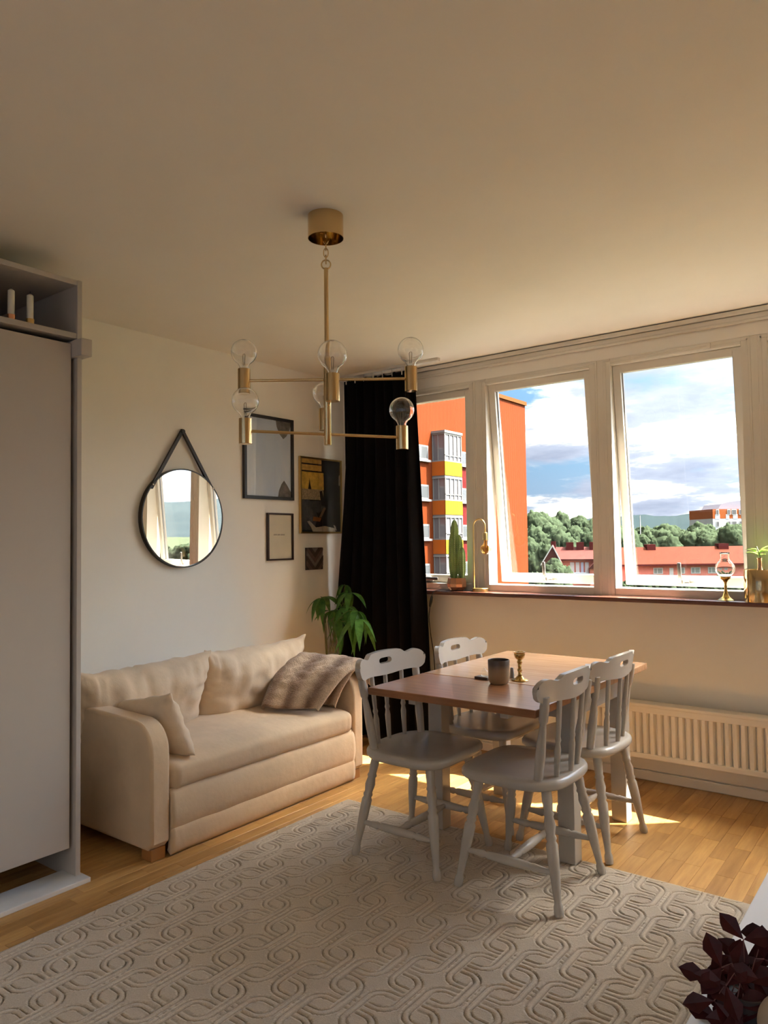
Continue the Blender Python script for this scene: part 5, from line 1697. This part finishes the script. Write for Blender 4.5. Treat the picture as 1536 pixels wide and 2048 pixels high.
tree('oak_tree', 'tall rounded tree rising just right of the orange tower', 1082, 1016, 165, 6.5, 0, shape=0, rz_=1.3)
tree('oak_tree', 'broad tall tree beside the highest tree, left of the gap showing sky', 1106, 1026, 168, 5.0, 0, shape=1, rz_=1.4)
tree('oak_tree', 'tall tree at the right side of the middle window, by the mullion', 1172, 1026, 180, 6.5, 1, shape=2, rz_=1.3)
tree('oak_tree', 'leafy tree in front of the distant red roof', 1137, 1046, 190, 5.5, 1, shape=3, rz_=1.2)
tree('maple_tree', 'fresh green tree between the orange tower and the row houses', 1078, 1078, 125, 4.2, 1, shape=1, rz_=1.4)
tree('garden_tree', 'light yellow-green tree in front of the row houses', 1112, 1113, 100, 2.6, 2, shape=2, rz_=1.2)
tree('garden_tree', 'round light green treetop at the foot of the grey block', 1452, 1073, 180, 5.0, 2, shape=0, rz_=0.8)
g_ = 'trees of the wood behind the houses'
rr = random.Random(5)
for k in range(10):
    px = 1062 + k * 14.5 + rr.uniform(-4, 4)
    tree('wood_tree', 'dark green tree of the wood behind the row houses', px, 1058 + rr.uniform(-6, 14), 150 + rr.uniform(-6, 12), rr.uniform(4.2, 5.5), rr.choice((0, 0, 1)), g_, k, rz_=1.5)
for k in range(26):
    px = 1205 + (k % 13) * 24 + rr.uniform(-6, 6)
    far = k < 13
    tree('wood_tree', 'green tree of the wood above the orange roof', px, (1046 if far else 1058) + rr.uniform(-3, 6), (215 if far else 170) + rr.uniform(-8, 8), rr.uniform(4.5, 6.5), rr.choice((0, 1, 1)), g_, k, rz_=1.3)
for k in range(13):
    px = 1245 + k * 22 + rr.uniform(-5, 5)
    tree('hedge_bush', 'garden bush in front of the long brick house', px, 1153 + rr.uniform(-3, 5), 112 + rr.uniform(-3, 3), rr.uniform(1.2, 2.0), rr.choice((1, 2, 2)), 'bushes before the long house', k, 'bush', rz_=1.2)
for k in range(5):
    tree('hedge_bush', 'leafy bush below the row houses beside the tower', 1068 + k * 14, 1140 + rr.uniform(-4, 6), 96 + rr.uniform(-3, 3), rr.uniform(1.5, 2.2), rr.choice((0, 1)), 'bushes below the row houses', k, 'bush', rz_=1.3)
mast = cam_thing('mast', 'thin pale mast standing in the wood above the orange roof', 'mast', 1281, 205)
put(MB().rod((0, 0, 0), (0, 0, zz(1281, 1031, 205)), 0.22, 0.12, 8), 'mast', plain('mast_grey', (0.3, 0.3, 0.3), 0.5), mast, smooth=40)

# the view to the right of the frame, which the round mirror reflects
def side_hill():
    t = NT('hazy_side_forest'); v = t.coords((1, 1, 1))
    t.pbr(t.ramp(t.noise(v, 0.02, 8, 0.7), [(0.3, (0.010, 0.017, 0.021)), (0.7, (0.015, 0.023, 0.026))]), 1.0, spec=0.02)  # air haze painted into this hill's colour as well
    rows = []
    for i in range(121):
        az = math.radians(4 + 80 * i / 120)
        h = 62 + 14 * math.sin(i * 0.11) + 6 * nz(i * 0.21, 0, 0, 1.0, 8.0)
        d = Vector((math.cos(az), math.sin(az), 0))
        rows.append([tuple(d * 900 + Vector((0, 0, GZ))), tuple(d * 1150 + Vector((0, 0, GZ + h * 0.6))), tuple(d * 1400 + Vector((0, 0, h))), tuple(d * 1800 + Vector((0, 0, GZ)))])
    tag(MB().rings(rows, cap=False, closed=False).build('hill', t.m, None, smooth=True), 'wooded hill coloured haze blue, seen only as a reflection in the round mirror', 'hill', kind='structure')


side_hill()
SD = Vector((0.79, 0.61, 0))
SN = Vector((-0.61, 0.79, 0))
for k in range(9):
    p = SD * (150 + rr.uniform(-15, 15)) + SN * (-26 + 6.5 * k + rr.uniform(-2, 2))
    rx = rr.uniform(4, 6)
    root = thing('wood_tree', 'green tree reflected in the round mirror', 'tree', (p.x, p.y, GZ), rr.uniform(0, 6), 'trees seen in the mirror')
    c = bpy.data.objects.new('crown', CROWNS[k % 4][k % 3]); COL.objects.link(c); c.parent = root; c.scale = (rx, rx, rx); c.location = (0, 0, rr.uniform(3.5, 6.0))
sh = thing('terrace_house', 'red-roofed house reflected at the bottom of the round mirror', 'building', tuple(SD * 105 + Vector((0, 0, GZ))), math.atan2(SD.y, SD.x) - PI / 2)
put(MB().box(-16, 16, -4, 4, 0, 4.6), 'wall', brick, sh)
put(MB().prism([(-4.6, 4.5), (0, 7.6), (4.6, 4.5)], -16.4, 16.4, axis=0), 'roof', tile, sh)
